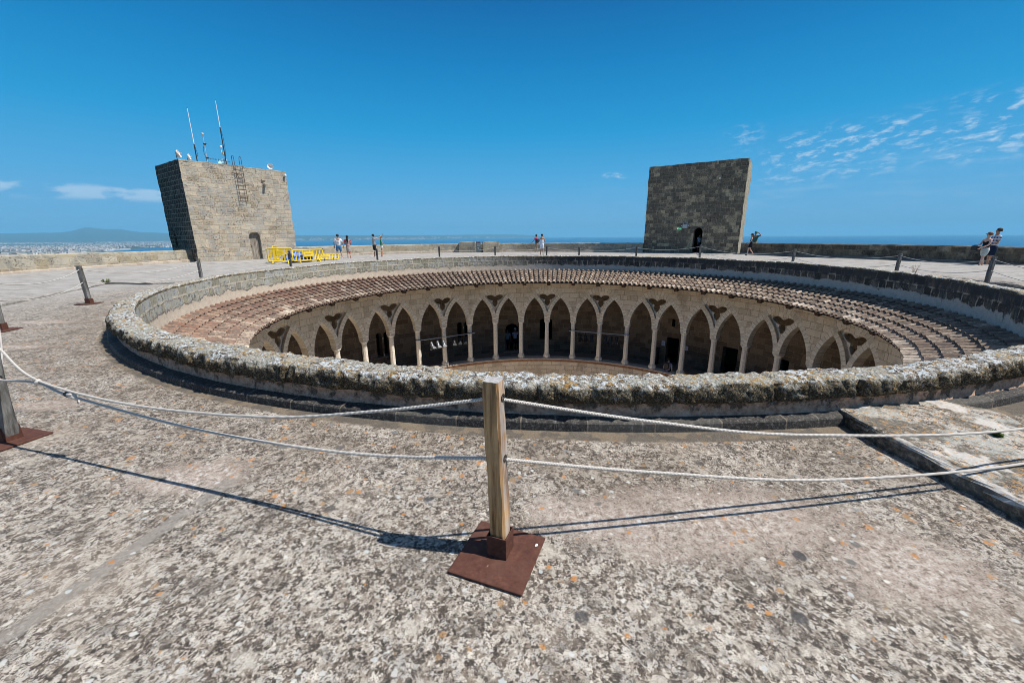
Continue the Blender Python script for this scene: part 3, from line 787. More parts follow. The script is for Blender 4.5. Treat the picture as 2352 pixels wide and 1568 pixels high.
# drum of the castle under the terrace edge
vs, fs, uv = [], [], []
n = 120
for k in range(n + 1):
    th = -180 + 360 * k / n; R = interp(ROUT, th) + .62
    vs += [P(R, th, -.05), P(R + .9, th, -24)]
for k in range(n): fs.append((2 * k, 2 * k + 1, 2 * k + 3, 2 * k + 2)); u0 = k * 1.36; uv.append([(u0, 24), (u0, 0), (u0 + 1.36, 0), (u0 + 1.36, 24)])
tag(obj('castle_drum', vs, fs, M['outer'], uv=uv), 'round outer wall of the castle dropping away under the terrace edge', 'castle wall')

# raised blocks each side of the notch in the parapet
def block(name, c, size, rz, label, mat):
    g = 7; x, y, z = size; vs, fs, uv = [], [], []
    def face(o, a, b, na, nb):
        base = len(vs)
        for i in range(na + 1):
            for j in range(nb + 1):
                q = Vector(o) + Vector(a) * i / na + Vector(b) * j / nb
                e = .02 * fbm(q.x + c[0], q.y + c[1], q.z, 4, 2.6) * (1 if q.z > .02 else 0)
                cc = Vector((0, 0, z / 2)); dd = q - cc
                rr = max(abs(dd.x) / (x / 2), abs(dd.y) / (y / 2)) ; 
                q2 = q + dd.normalized() * e
                ed = sum(1 for v_, l_ in ((abs(dd.x), x / 2), (abs(dd.y), y / 2), (dd.z, z / 2)) if v_ > l_ - 1e-4)
                if ed >= 2: q2 -= dd.normalized() * .03
                vs.append(q2)
        for i in range(na):
            for j in range(nb):
                k = base + i * (nb + 1) + j
                fs.append((k, k + nb + 1, k + nb + 2, k + 1))
                la, lb = Vector(a).length, Vector(b).length
                uv.append([(la * i / na, lb * j / nb), (la * (i + 1) / na, lb * j / nb), (la * (i + 1) / na, lb * (j + 1) / nb), (la * i / na, lb * (j + 1) / nb)])
    X, Y = x / 2, y / 2
    face((-X, -Y, 0), (x, 0, 0), (0, 0, z), 9, g); face((X, -Y, 0), (0, y, 0), (0, 0, z), 5, g)
    face((X, Y, 0), (-x, 0, 0), (0, 0, z), 9, g); face((-X, Y, 0), (0, -y, 0), (0, 0, z), 5, g)
    face((-X, -Y, z), (x, 0, 0), (0, y, 0), 9, 5)
    o = obj(name, vs, fs, mat, None, uv=uv); o.location = c; o.rotation_euler = (0, 0, rz)
    return tag(o, label, 'stone block', 'raised stone blocks beside the notch in the parapet')
block('stone_block', (-4.42, 41.72, 0), (1.75, .66, 1.06), radians(-13) + .18 + radians(0), 'tan raised stone block left of the information totem', M['outer'])
block('stone_block', (-2.07, 41.88, 0), (1.70, .62, 1.07), .16, 'tan raised stone block right of the information totem', M['outer'])

# ------------------------------------------------------------------ walls with openings
def inside(poly, x, y):
    c = False; n = len(poly); j = n - 1
    for i in range(n):
        xi, yi = poly[i]; xj, yj = poly[j]
        if (yi > y) != (yj > y) and x < (xj - xi) * (y - yi) / (yj - yi) + xi: c = not c
        j = i
    return c
def region(outer, holes, step, jitter=0.0, guides=()):
    """triangulate outer minus holes, with inner points so that it can be bent"""
    vsx, ed = [], []
    def loop(l):
        b = len(vsx); vsx.extend(Vector(p) for p in l)
        ed.extend((b + i, b + (i + 1) % len(l)) for i in range(len(l)))
    loop(outer)
    for h in holes: loop(h)
    for g in guides:
        b = len(vsx); vsx.extend(Vector(p) for p in g); ed.extend((b + i, b + i + 1) for i in range(len(g) - 1))
    xs = [p[0] for p in outer]; ys = [p[1] for p in outer]
    nx, ny = int((max(xs) - min(xs)) / step), int((max(ys) - min(ys)) / step)
    rj = random.Random(5)
    for i in range(1, nx):
        for j in range(1, ny):
            x = min(xs) + (max(xs) - min(xs)) * i / nx + rj.uniform(-jitter, jitter); y = min(ys) + (max(ys) - min(ys)) * j / ny + rj.uniform(-jitter, jitter)
            if inside(outer, x, y) and not any(inside(h, x, y) for h in holes): vsx.append(Vector((x, y)))
    V, E, F, *_ = delaunay_2d_cdt(vsx, ed, [], 0, 1e-5)
    out = []
    for f in F:
        cx = sum(V[i].x for i in f) / len(f); cy = sum(V[i].y for i in f) / len(f)
        if inside(outer, cx, cy) and not any(inside(h, cx, cy) for h in holes): out.append(tuple(f))
    return V, out
def dense(loop, step):
    o = []
    for a, b in zip(loop, loop[1:] + loop[:1]):
        a, b = Vector(a), Vector(b); k = max(1, int((b - a).length / step))
        o += [tuple(a + (b - a) * i / k) for i in range(k)]
    return o
def arch_loop(cx, half, spring, bottom, apex, n=9):
    """pointed arch outline, counter-clockwise from bottom left"""
    H = apex - spring; r = (half * half + H * H) / (2 * half)
    pts = [(cx - half, bottom), (cx + half, bottom), (cx + half, spring)] if bottom < spring else [(cx - half, spring), (cx + half, spring)]
    a1 = math.asin(min(1, H / r))
    for i in range(1, n + 1):
        a = a1 * i / n; pts.append((cx + half - r + r * cos(a), spring + r * sin(a)))
    for i in range(n - 1, 0, -1):
        a = a1 * i / n; pts.append((cx - half + r - r * cos(a), spring + r * sin(a)))
    if bottom < spring: pts.append((cx - half, spring))
    return pts, r
def round_loop(x0, x1, bottom, top, n=10):
    c, r = (x0 + x1) / 2, (x1 - x0) / 2; sp = top - r
    return [(x0, bottom), (x1, bottom)] + [(c + r * cos(pi * i / n), sp + r * sin(pi * i / n)) for i in range(n + 1)]

# ------------------------------------------------------------------ arcade round the court
TH0, DTH = -64.905, 8.657
FR = 10.96                                     # face of the arcade wall
gal = empty('arcade_gallery', (CX, CY, -6.18), 'round upper gallery of paired pointed arches inside the court', 'arcade')
OFF = Vector((CX, CY, -6.18))
S = radians(DTH) * FR; ZS, ZT, ZA = -3.70, -.36, -2.20
HALF = S / 2 - .165
def bay_shapes():
    a1, r = arch_loop(-S / 2, HALF, ZS, ZS, ZA); a2, _ = arch_loop(S / 2, HALF, ZS, ZS, ZA)
    # spandrel frame between the two arches
    rr = r + .235; cxr = S / 2 - HALF + r               # centre of the right arch's left-hand curve
    fr = []
    zlow = ZS + sqrt(rr * rr - cxr * cxr)
    ztip = -2.02; xt = cxr - sqrt(rr * rr - (ztip - ZS) ** 2)
    m = 8
    for i in range(m + 1):
        z = zlow + (ztip - zlow) * i / m; fr.append((cxr - sqrt(rr * rr - (z - ZS) ** 2), z))
    sag = .27; R = (xt * xt + sag * sag) / (2 * sag); at = math.asin(xt / R)
    for i in range(1, 2 * m):
        a = at - at * i / m; fr.append((R * sin(a), ztip + sag - R + R * cos(a)))
    for i in range(m, 0, -1):
        z = zlow + (ztip - zlow) * i / m; fr.append((-(cxr - sqrt(rr * rr - (z - ZS) ** 2)), z))
    half = [(0, -2.745), (.07, -2.70), (.13, -2.62), (.165, -2.53), (.17, -2.44), (.15, -2.375), (.145, -2.34), (.21, -2.325), (.30, -2.295), (.38, -2.25), (.46, -2.17), (.515, -2.085), (.46, -2.02), (.38, -1.985), (.28, -1.975), (.19, -1.99), (.11, -2.03), (.04, -2.08)]
    tre = half + [(0, -2.10)] + [(-x, z) for x, z in half[:0:-1]]
    return a1, a2, fr, tre, r, (R, ztip + sag - R)
A1, A2, FRM, TRE, AR, (RELR, RELC) = bay_shapes()
def band_uv(x, z):
    for cx in (-S / 2, S / 2):
        side = 1 if x < cx else -1
        cc = cx + side * (AR - HALF); d = hypot(x - cc, z - ZS)
        if AR <= d <= AR + .21 and z > ZS and (x - cc) * side < 0: 
            return (atan2(z - ZS, abs(x - cc)) * AR + 7 * side + cx, d - AR + .035)
    d = hypot(x, z - RELC)
    if RELR < d < RELR + .27 and abs(atan2(x, z - RELC)) < .95: return (atan2(x, z - RELC) * RELR + 31, d - RELR + .02)
    return None
fv, ff, fuv, fmi = [], [], [], []
def bendp(x, z, r, thc): return P(r, thc + math.degrees(x / FR), z) - OFF
def add_region(V, F, r, thc, bands=True, off=0.0, mi_=0):
    b = len(fv); fv.extend(bendp(v.x, v.y, r, thc) for v in V)
    for f in F:
        cx = sum(V[i].x for i in f) / 3; cz = sum(V[i].y for i in f) / 3
        bu = band_uv(cx, cz) if bands else None
        ff.append(tuple(b + i for i in f)); fmi.append(1 if bu else mi_)
        if bu: fuv.append([band_uv(V[i].x * .999 + cx * .001, V[i].y * .999 + cz * .001) or bu for i in f])
        else: fuv.append([(V[i].x + thc * .35 + off, V[i].y + 10) for i in f])
def add_side(loop, r0, r1, thc, skip=None, mi_=0):
    b = len(fv); n = len(loop); acc = 0
    for (x, z) in loop: fv.append(bendp(x, z, r0, thc)); fv.append(bendp(x, z, r1, thc))
    for i in range(n):
        j = (i + 1) % n; L = hypot(loop[i][0] - loop[j][0], loop[i][1] - loop[j][1])
        if not (skip and skip(loop[i], loop[j])):
            ff.append((b + 2 * i, b + 2 * j, b + 2 * j + 1, b + 2 * i + 1)); fmi.append(mi_)
            fuv.append([(acc, .03), (acc + L, .03), (acc + L, .03 + abs(r1 - r0)), (acc, .03 + abs(r1 - r0))])
        acc += L
outer = dense([(-S, ZS), (S, ZS), (S, ZT), (-S, ZT)], .28)
# extrados lines so that voussoirs get their own faces
guides = []
for cx in (-S / 2, S / 2):
    for side in (1, -1):
        cc = cx + side * (AR - HALF); g = []
        for i in range(13):
            a = .04 + (math.asin((ZA - ZS + .16) / (AR + .21)) - .04) * i / 12
            g.append((cc - side * (AR + .21) * cos(a), ZS + (AR + .21) * sin(a)))
        g = [p for p in g if abs(p[0]) < S - .01 and (p[0] - cx) * side < 0 and not inside(FRM, *p)]
        if len(g) > 2: guides.append(g)
guides.append([((RELR + .27) * sin(-.95 + 1.9 * i / 16), RELC + (RELR + .27) * cos(-.95 + 1.9 * i / 16)) for i in range(17)])
VB, FB = region(outer, [A1, A2, FRM], .27, .02, guides)
VK, FK = region(outer, [A1, A2, FRM], .5)
VP, FP = region(FRM, [TRE], .16)
flatskip = lambda a, b: abs(a[1] - ZS) < 1e-4 and abs(b[1] - ZS) < 1e-4
TW = .36
for k in range(20):
    thc = TH0 + (k - 6) * 2 * DTH
    add_region(VB, FB, FR, thc)
    add_region(VK, FK, FR + TW, thc, False)
    add_side(A1, FR, FR + TW, thc, flatskip, 1); add_side(A2, FR, FR + TW, thc, flatskip, 1)
    add_side(FRM, FR, FR + TW, thc)
    add_region(VP, FP, FR + .13, thc, False, .3, 1)
    add_region(VP, FP, FR + .25, thc, False, .3)
    add_side(TRE, FR + .13, FR + .25, thc)
# plain stretch behind the viewer
FV = region(dense([(-S, -6.2), (S, -6.2), (S, ZT), (-S, ZT)], .5), [], .5)
add_region(FV[0], FV[1], FR, TH0 + 14 * 2 * DTH - 1.7, False)
o = obj('arcade_wall', fv, ff, [M['facade'], M['voussoir']], gal, uv=fuv, mi=fmi)

# columns: octagonal shaft, moulded capital and base
capm = MB(); capm.lathe([(.135, 0), (.15, .02), (.135, .04), (.135, .06), (.15, .09), (.20, .145), (.215, .15), (.215, .20), (.20, .215)], n=8)
basem = MB(); basem.lathe([(.235, 0), (.235, .15), (.215, .165), (.20, .20), (.165, .26), (.15, .27)], n=8)
shaftm = MB(); shaftm.lathe([(.148, .26), (.140, 1.2), (.137, 2.28)], n=8)
col0 = shaftm.build('column', M['column'], gal); cap0 = capm.build('capital', M['column'], col0); bas0 = basem.build('base', M['column'], col0)
cap0.location = (0, 0, 2.265)
first = True
for i in range(-5, 21):
    th = TH0 + i * DTH
    if first: c = col0; first = False
    else:
        c = col0.copy(); COL.objects.link(c); c.parent = gal
        for ch in (cap0, bas0):
            d = ch.copy(); COL.objects.link(d); d.parent = c
    p = P(FR + TW / 2 - .0, th, -6.18) - OFF
    c.location = p; c.rotation_euler = (0, 0, -radians(th))

# sill, string course, wall of the lower storey
def ring_surface(name, prof, mat, parent, n=180, off=OFF, t0=0, t1=360, smooth=False):
    vs, fs, uv = [], [], []
    closed = (t1 - t0) >= 360
    cum = [0]
    for a, b in zip(prof, prof[1:]): cum.append(cum[-1] + hypot(a[0] - b[0], a[1] - b[1]))
    N = n if closed else n + 1
    for k in range(N):
        th = t0 + (t1 - t0) * k / n
        for (r, z) in prof: vs.append(P(r, th, z) - off)
    L = len(prof)
    for k in range(n):
        k2 = (k + 1) % N; u0 = radians(t0 + (t1 - t0) * k / n) * prof[0][0]; u1 = radians(t0 + (t1 - t0) * (k + 1) / n) * prof[0][0]
        for j in range(L - 1):
            fs.append((k * L + j, k2 * L + j, k2 * L + j + 1, k * L + j + 1)); uv.append([(u0, cum[j]), (u1, cum[j]), (u1, cum[j + 1]), (u0, cum[j + 1])])
    return obj(name, vs, fs, mat, parent, smooth, uv=uv)
ring_surface('sill', [(10.86, -6.24), (10.86, -6.195), (10.88, -6.18), (11.42, -6.18), (11.42, -6.52)], M['ledge'], gal)
ring_surface('string_course', [(10.955, -6.42), (10.90, -6.40), (10.90, -6.35), (10.93, -6.345), (10.90, -6.30), (10.87, -6.285), (10.87, -6.243), (10.95, -6.241)], M['terracotta'], gal)
ring_surface('lower_wall', [(10.96, -11.6), (10.96, -6.2)], M['facade'], gal)
ring_surface('gallery_floor', [(11.40, -6.50), (13.65, -6.50)], M['gfloor'], gal)
ring_surface('gallery_vault', [(FR + TW, ZT - .05), (FR + TW, -1.5), (11.7, -1.28), (12.5, -1.15), (13.2, -1.35), (13.62, -1.9)][1:], flat('shaded_vault', (.075, .055, .04), .9, .1), gal)  # vault colour darkened to stand in for the deep shade overhead
ring_surface('court_floor_skirt', [(11.2, -11.5), (0.01, -11.5)], M['court'], None, off=Vector((0, 0, 0)))
cf = bpy.data.objects['court_floor_skirt']; cf.name = 'courtyard_floor'; cf.data.name = 'courtyard_floor'; tag(cf, kind='structure')

# back wall of the gallery with its doors and windows
BR = 13.6
def bx(t): return radians(t) * BR
fv, ff, fuv, fmi = [], [], [], []
def bendb(x, z, r, thc): return P(r, math.degrees(x / BR), z) - OFF
bendp = bendb
openings = [('round', -8.05, -4.0, -6.44, -4.42), ('rect', 38.8, 42.05, -6.5, -4.74), ('rect', 53.1, 56.7, -6.5, -4.70), ('rect', 65.8, 68.2, -6.5, -4.64), ('rect', 40.0 - .25, 40.55, -4.02, -3.55)]
wins = [(-20.6, 1), (4.18, 1), (-44.0, 1), (-66, 1)]
loops = []
for kind, a, b, z0, z1 in openings:
    loops.append(round_loop(bx(a), bx(b), z0, z1) if kind == 'round' else [(bx(a), z0), (bx(b), z0), (bx(b), z1), (bx(a), z1)])
for c, _ in wins:
    for s_ in (-1, 1):
        loops.append(round_loop(bx(c) + (.06 if s_ > 0 else -.44), bx(c) + (.44 if s_ > 0 else -.06), -5.62, -4.10, 8))
X0, X1 = bx(-100), bx(100)
V, F = region(dense([(X0, -6.52), (X1, -6.52), (X1, -1.8), (X0, -1.8)], .45), loops, .45, .03)
b0 = len(fv); fv.extend(bendb(v.x, v.y, BR, 0) for v in V)
for f in F: ff.append(tuple(b0 + i for i in f)); fmi.append(0); fuv.append([(V[i].x + 40, V[i].y + 10) for i in f])
for l in loops: add_side(l, BR, BR + .45, 0)
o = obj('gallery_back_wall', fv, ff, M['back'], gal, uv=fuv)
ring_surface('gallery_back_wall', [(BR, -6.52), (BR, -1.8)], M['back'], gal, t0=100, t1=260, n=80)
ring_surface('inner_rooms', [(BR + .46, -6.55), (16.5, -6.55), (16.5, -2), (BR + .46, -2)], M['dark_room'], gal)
for c, _ in wins:
    w = MB()
    p = P(BR + .04, c, 0) - OFF
    w.lathe([(.05, -5.62 + 6.18), (.05, -5.5 + 6.18), (.035, -5.48 + 6.18), (.035, -4.62 + 6.18), (.06, -4.50 + 6.18), (.06, -4.44 + 6.18)], (p.x, p.y, 0), 8)
    w.build('window_shaft', M['column'], gal)
    w = MB(); w.box(P(BR - .05, c, -5.67) - OFF, (1.55, .14, .07), -radians(c), .01)
    w.build('window_sill', M['back'], gal)
    for s_ in (-1, 1):
        w = MB(); w.box(P(BR - .03, c + s_ * 2.95, -4.46) - OFF, (.52, .08, .045), -radians(c + s_ * 2.95), .008); w.build('string_moulding', M['back'], gal)
w = MB(); w.box(P(BR - .12, -6.0, -6.46) - OFF, (1.3, .3, .12), radians(6), .01); w.build('doorstep', M['gfloor'], gal)

# ------------------------------------------------------------------ tiled canopy
RO_E, RO_T, ZE, ZTOP = 9.30, 10.92, -1.03, -.425
can = empty('tiled_canopy', (CX, CY, ZE), 'ring of brown and cream barrel roof tiles sloping round the court', 'tiled roof')
OC = Vector((CX, CY, ZE))
NT, NR = 228, 6
slope = (ZTOP - ZE) / (RO_T - RO_E); al = math.atan(slope)
vs, fs, tone = [], [], []
rr_ = random.Random(21)
for i in range(NT):
    th0 = 360 * i / NT
    for j in range(NR):
        th = th0 + rr_.uniform(-.09, .09)
        r0 = RO_E + (RO_T - RO_E) * j / NR - .03 + rr_.uniform(-.012, .012); r1 = r0 + (RO_T - RO_E) / NR + .055
        if j == NR - 1: r1 = RO_T + .0
        s0, s1 = .088, .066                                   # wide lower mouth, narrow upper end
        hfac = 1.0; lift0, lift1 = .030 + rr_.uniform(0, .006), .004
        tn = min(1, max(0, rr_.gauss(.46, .17) + (.24 if j == 0 else .04 - .035 * j)))  # upper rows toned darker, their shadow put into the tile colour
        b = len(vs); NS = 7
        er = P(1, th, 0) - P(0, th, 0); et = Vector((er.y, -er.x, 0))
        base = P(0, th, 0)
        for (r, s_, lf) in ((r0, s0, lift0), (r1, s1, lift1)):
            zc_ = ZE + (r - RO_E) * slope + lf
            for k in range(NS):
                a = pi * k / (NS - 1)
                vs.append(base + er * (r - sin(a) * s_ * sin(al)) + et * (cos(a) * s_) + Vector((0, 0, zc_ + sin(a) * s_ * .92 - .02)) - OC)
        for k in range(NS):                                   # thickness shown at the mouth
            a = pi * k / (NS - 1); s_ = s0 - .016
            vs.append(base + er * (r0 + .002) + et * (cos(a) * s_) + Vector((0, 0, ZE + (r0 - RO_E) * slope + lift0 + sin(a) * s_ * .92 - .02)) - OC)
        for k in range(NS - 1):
            fs.append((b + k, b + k + 1, b + NS + k + 1, b + NS + k)); tone.append(tn)
            fs.append((b + 2 * NS + k, b + 2 * NS + k + 1, b + k + 1, b + k)); tone.append(min(1, tn + .1))
        if j == 0:                                             # inner skin so the mouths read as hollow
            b2 = len(vs)
            for k in range(NS):
                a = pi * k / (NS - 1); s_ = s1 - .016; vs.append(base + er * (r0 + .3) + et * (cos(a) * s_) + Vector((0, 0, ZE + .3 * slope + sin(a) * s_ * .92 - .02)) - OC)
            for k in range(NS - 1): fs.append((b + 2 * NS + k, b + 2 * NS + k + 1, b2 + k + 1, b2 + k)); tone.append(.15)
obj('roof_tiles', vs, fs, M['tile'], can, smooth=False, colattr=tone)
# channel tiles between them, concave strips with stepped rows
vs, fs, tone = [], [], []
for i in range(NT):
    th = 360 * (i + .5) / NT
    er = P(1, th, 0) - P(0, th, 0); et = Vector((er.y, -er.x, 0)); base = P(0, th, 0)
    for j in range(NR):
        r0 = RO_E + (RO_T - RO_E) * j / NR - .01; r1 = r0 + (RO_T - RO_E) / NR + .02
        b = len(vs); tn = rr_.random()
        for (r, lf) in ((r0, .012), (r1, -.004)):
            hw = r * pi / NT
            for k in range(5):
                u_ = -1 + k / 2; vs.append(base + er * r + et * (u_ * hw) + Vector((0, 0, ZE + (r - RO_E) * slope - .045 + .035 * u_ * u_ + lf)) - OC)
        for k in range(4): fs.append((b + k, b + k + 1, b + 5 + k + 1, b + 5 + k)); tone.append(tn * .5)
obj('channel_tiles', vs, fs, M['tile'], can, colattr=tone)
ring_surface('roof_boards', [(RO_E + .03, ZE - .05), (RO_E + .03, ZE - .085), (FR, ZTOP - .17)], M['wood_dark'], can, off=OC)
bm0 = MB(); bm0.box((0, 0, 0), (.21, 1.54, .20), 0, .01)
bo = None
for i in range(-16, 26):
    th = TH0 + (i + .03) * DTH
    if bo is None: bo = o = bm0.build('beam', M['wood_dark'], can)
    else: o = bo.copy(); COL.objects.link(o); o.parent = can
    R_ = 10.19; o.location = P(R_, th, ZE + (R_ - RO_E) * slope - .20) - OC
    o.rotation_euler = Matrix.Rotation(-radians(th), 3, 'Z').to_euler()
    o.rotation_euler = (Matrix.Rotation(-radians(th), 3, 'Z') @ Matrix.Rotation(al, 3, 'X')).to_euler()
# ------------------------------------------------------------------ towers
def tower(name, label, A, U, V, L, D, H, mats, front_holes, side_holes, roofmat):
    """square tower; A = front corner on the ground, U along the front, V going back"""
    root = empty(name, (A[0], A[1], 0), label, 'tower')
    U3, V3 = Vector((U[0], U[1], 0)), Vector((V[0], V[1], 0))
    def dis(q, z):
        w = q + Vector(root.location)
        return Vector((fbm(w.x, w.y, w.z, 4, 1.7), fbm(w.x + 9, w.y, w.z, 4, 1.7), 0)) * .04 + Vector((0, 0, (.035 * fbm(w.x, w.y, 1, 4, 2.3) - (.02 if fbm(w.x * 1.0, w.y, 7, 2, 1.4) > .15 else 0)) if z > H - .01 else 0))
    def panel(o, dx, ln, holes, mat, nm, depth, inw):
        step = .3
        V2, F2 = region(dense([(0, -.05), (ln, -.05), (ln, H), (0, H)], step), [dense(h, .2) for h in holes], step, .05)
        vs, fs, uv = [], [], []
        for v in V2:
            q = Vector(o) + Vector(dx) * v.x + Vector((0, 0, v.y)); vs.append(q + dis(q, v.y))
        for f in F2: fs.append(tuple(f)); uv.append([(V2[i].x + 3, V2[i].y + .02) for i in f])
        for h in holes:
            h = dense(h, .2); b = len(vs); acc = 0
            for (x, z) in h:
                q = Vector(o) + Vector(dx) * x + Vector((0, 0, z)); vs.append(q + dis(q, z)); vs.append(q + Vector(inw) * depth)
            for i in range(len(h)):
                j = (i + 1) % len(h); l = hypot(h[i][0] - h[j][0], h[i][1] - h[j][1])
                fs.append((b + 2 * i, b + 2 * j, b + 2 * j + 1, b + 2 * i + 1)); uv.append([(acc, .05), (acc + l, .05), (acc + l, .05 + depth), (acc, .05 + depth)]); acc += l
        return obj(nm, vs, fs, mat, root, uv=uv)
    panel((0, 0, 0), U3, L, front_holes[0], mats[0], 'front_wall', front_holes[1], V3)
    panel((0, 0, 0), V3, D, side_holes[0], mats[1], 'side_wall', side_holes[1], U3)
    panel(U3 * L, V3, D, [], mats[2], 'side_wall', 0, -U3)
    panel(V3 * D, U3, L, [], mats[0], 'rear_wall', 0, -V3)
    q = [Vector((0, 0, H - .12)) + a for a in (Vector((0, 0, 0)), U3 * L, U3 * L + V3 * D, V3 * D)]
    obj('roof', q, [(0, 1, 2, 3)], roofmat, root)
    return root, U3, V3
M['roof_lime'] = flat('roof_lime_concrete', (.36, .32, .26), .9, .1)
M['old_wood'] = None
def mat_wood(name, cols, sc=(1, 1, .06), rough=.75, bands=30, weather=False):
    m = Mat(name, rough, .25)
    v = m.mapping(m.co(), scale=sc)
    n = m.noise(v, bands, 6, .65, .35); n2 = m.noise(m.co(), 6, 3, .6)
    c = m.mix(m.ss(n2, .4, .65, 0, .5), m.ramp(n, [(.38, cols[0]), (.5, cols[1]), (.62, cols[2])]), cols[3])
    if weather:                                   # end grain and the sun-side arris have silvered
        g_ = m.N('ShaderNodeNewGeometry'); nn = m.sep(g_.outputs['Normal'])
        e_ = m.mx(m.ss(nn[2], .7, .95), m.mul(m.ss(nn[0], .35, .8), m.ss(n2, .38, .6, .1, .7)))
        c = m.mix(m.mul(e_, .85), c, m.ramp(n, [(.35, (.26, .27, .28)), (.65, (.46, .48, .49))]))
    m.base(c)
    m.bump(n, .6, .002)
    return m.m
M['door_wood'] = mat_wood('weathered_door_wood', [(.12, .09, .06), (.26, .215, .165), (.37, .32, .26), (.22, .22, .21)], bands=22)
M['post_oak'] = mat_wood('brown_oak_post', [(.17, .085, .032), (.40, .225, .095), (.58, .36, .17), (.33, .21, .115)], bands=40, weather=True)
M['post_grey'] = mat_wood('silvered_post_wood', [(.06, .057, .052), (.14, .135, .125), (.24, .235, .22), (.10, .09, .078)], bands=34)
M['iron'] = flat('black_iron', (.03, .025, .022), .6, .4)
M['rust_iron'] = flat('rusty_iron_rod', (.09, .055, .035), .8, .3, var=.4, scale=30)
M['white'] = flat('white_enamel', (.78, .78, .76), .45, .4, var=.04)
M['white_worn'] = flat('worn_white_plastic', (.70, .64, .57), .6, .3, var=.12)
M['pale_blue'] = flat('pale_blue_plastic', (.30, .55, .68), .5, .4, var=.15)
M['black'] = flat('black_plastic', (.014, .014, .015), .5, .4)
M['grey_box'] = flat('grey_plastic', (.42, .44, .45), .5, .4, var=.05)

NL = (-21.60, 28.20); UL = (.575, .818); VL = (-.818, .575)
doorL = [(3.46, .0), (4.20, .0), (4.20, 1.80), (4.13, 1.90), (4.06, 1.97), (3.60, 1.97), (3.52, 1.90), (3.46, 1.82)]
slit = [(3.42, 1.0), (3.78, 1.0), (3.78, 1.9), (3.72, 2.1), (3.60, 2.2), (3.48, 2.1), (3.42, 1.9)]
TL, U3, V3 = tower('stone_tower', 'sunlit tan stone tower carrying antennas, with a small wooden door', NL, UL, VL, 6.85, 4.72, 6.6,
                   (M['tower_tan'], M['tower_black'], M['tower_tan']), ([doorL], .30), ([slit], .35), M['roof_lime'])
def wp(s, d, z): return U3 * s + V3 * d + Vector((0, 0, z))
RZL = atan2(UL[1], UL[0])
dm = MB()
for i in range(4): dm.box(wp(3.46 + .093 + .185 * i, .27 + .004 * (i % 2), .985), (.183, .05, 1.95), RZL, .006)
dl = dm.build('door', M['door_wood'], TL)
k = MB()
k.box(wp(3.56, .225, .98), (.16, .03, .06), RZL, .005)
k.build('iron_bolt', M['iron'], dl)
bk = MB(); bk.box(wp(3.6, .36, 1.6), (.02, .02, .02), RZL)
sl_ = MB(); sl_.v = []; sl_.box(wp(.36, 3.6, 1.6), (.02, .5, 1.4), RZL); sl_.build('slit_backing', M['dark_room'], TL)
sp = MB(); sp.tube([wp(5.1, -.34, 5.44), wp(5.1, -.18, 5.49), wp(5.1, .06, 5.53)], [.085, .10, .12], 8)
sp.box(wp(5.06, -.05, 5.80), (.30, .16, .12), RZL, .02)
sp.build('water_spout', M['tower_tan'], TL)

def local(o, s, d, z): return Vector((NL[0], NL[1], 0)) + wp(s, d, z)
# ladder bolted to the left tower
lad = empty('ladder', local(None, 3.46, -.16, 4.12), 'rusty iron ladder with hooped tops fixed high on the antenna tower', 'ladder')
def ll(s, d, z): return U3 * s + V3 * d + Vector((0, 0, z))
for sx in (-.235, .235):
    r = MB(); pts = [ll(sx, 0, 0), ll(sx, 0, 2.95)]
    for i in range(7):
        a = pi * i / 6; pts.append(ll(sx, .16 - .16 * cos(a), 2.95 + .17 * sin(a)))
    pts.append(ll(sx, .32, 2.45))
    r.tube(pts, .017, 6); r.build('rail', M['rust_iron'], lad)
for i in range(10):
    r = MB(); r.tube([ll(-.235, 0, .08 + .262 * i), ll(.235, 0, .08 + .262 * i)], .013, 6); r.build('rung', M['rust_iron'], lad)
for z_ in (.1, 1.2, 2.3):
    for sx in (-.235, .235):
        r = MB(); r.tube([ll(sx, 0, z_), ll(sx, .17, z_)], .014, 6); r.build('bracket', M['rust_iron'], lad)

def whip(s, d, zj, zt, label, lean=0.0):
    o = empty('whip_antenna', local(None, s, d, 6.48), label, 'antenna', 'whip antennas on the left tower')
    m = MB(); m.tube([(0, 0, 0), (0, 0, zj - 6.48)], .032, 8); m.build('mast', M['iron'], o)
    m = MB(); m.tube([(0, 0, zj - 6.48), (0, 0, zt - 6.53)], [.028, .018], 8); m.build('radome', M['white'], o)
    m = MB(); m.tube([(0, 0, zt - 6.53), (0, 0, zt - 6.47)], .022, 6); m.build('tip', M['black'], o)
    m = MB(); m.tube([(0.03, 0, zj - 6.6), (.09, -.02, zj - 6.9), (.13, 0, zj - 7.15), (.04, 0, zj - 7.3)] if zj < 8.5 else [(0.03, 0, zj - 6.6), (.10, 0, zj - 7.1), (.10, 0, zj - 7.9), (.04, 0, zj - 8.4)], .011, 5); m.build('cable', M['black'], o)
    return o
whip(1.56, 1.5, 7.90, 10.17, 'shorter left white whip antenna on the sunlit tower')
w2 = whip(3.24, 1.2, 9.22, 10.97, 'taller right white whip antenna beside the ladder on the sunlit tower')
m = MB(); m.box((-.16, 0, 1.47), (.16, .14, .16), RZL, .03); m.tube([(-.2, 0, 1.4), (-.18, 0, .98)], .018, 6); m.build('camera_housing', M['white'], w2)
m = MB(); m.box((-.08, 0, 1.02), (.14, .12, .17), RZL, .02); m.build('junction_box', flat('ochre_box', (.55, .38, .16), .6, .3), w2)
o = empty('instrument_mast', local(None, 2.18, 1.5, 6.48), 'thin grey instrument mast with clamps between the two whip antennas', 'mast')
m = MB(); m.tube([(0, 0, 0), (0, 0, 2.15)], .022, 8); m.build('pole', M['grey_box'], o)
m = MB(); m.lathe([(.02, 2.08), (.08, 2.15), (.085, 2.22), (.03, 2.24)], n=10); m.build('sensor_cup', M['white_worn'], o)
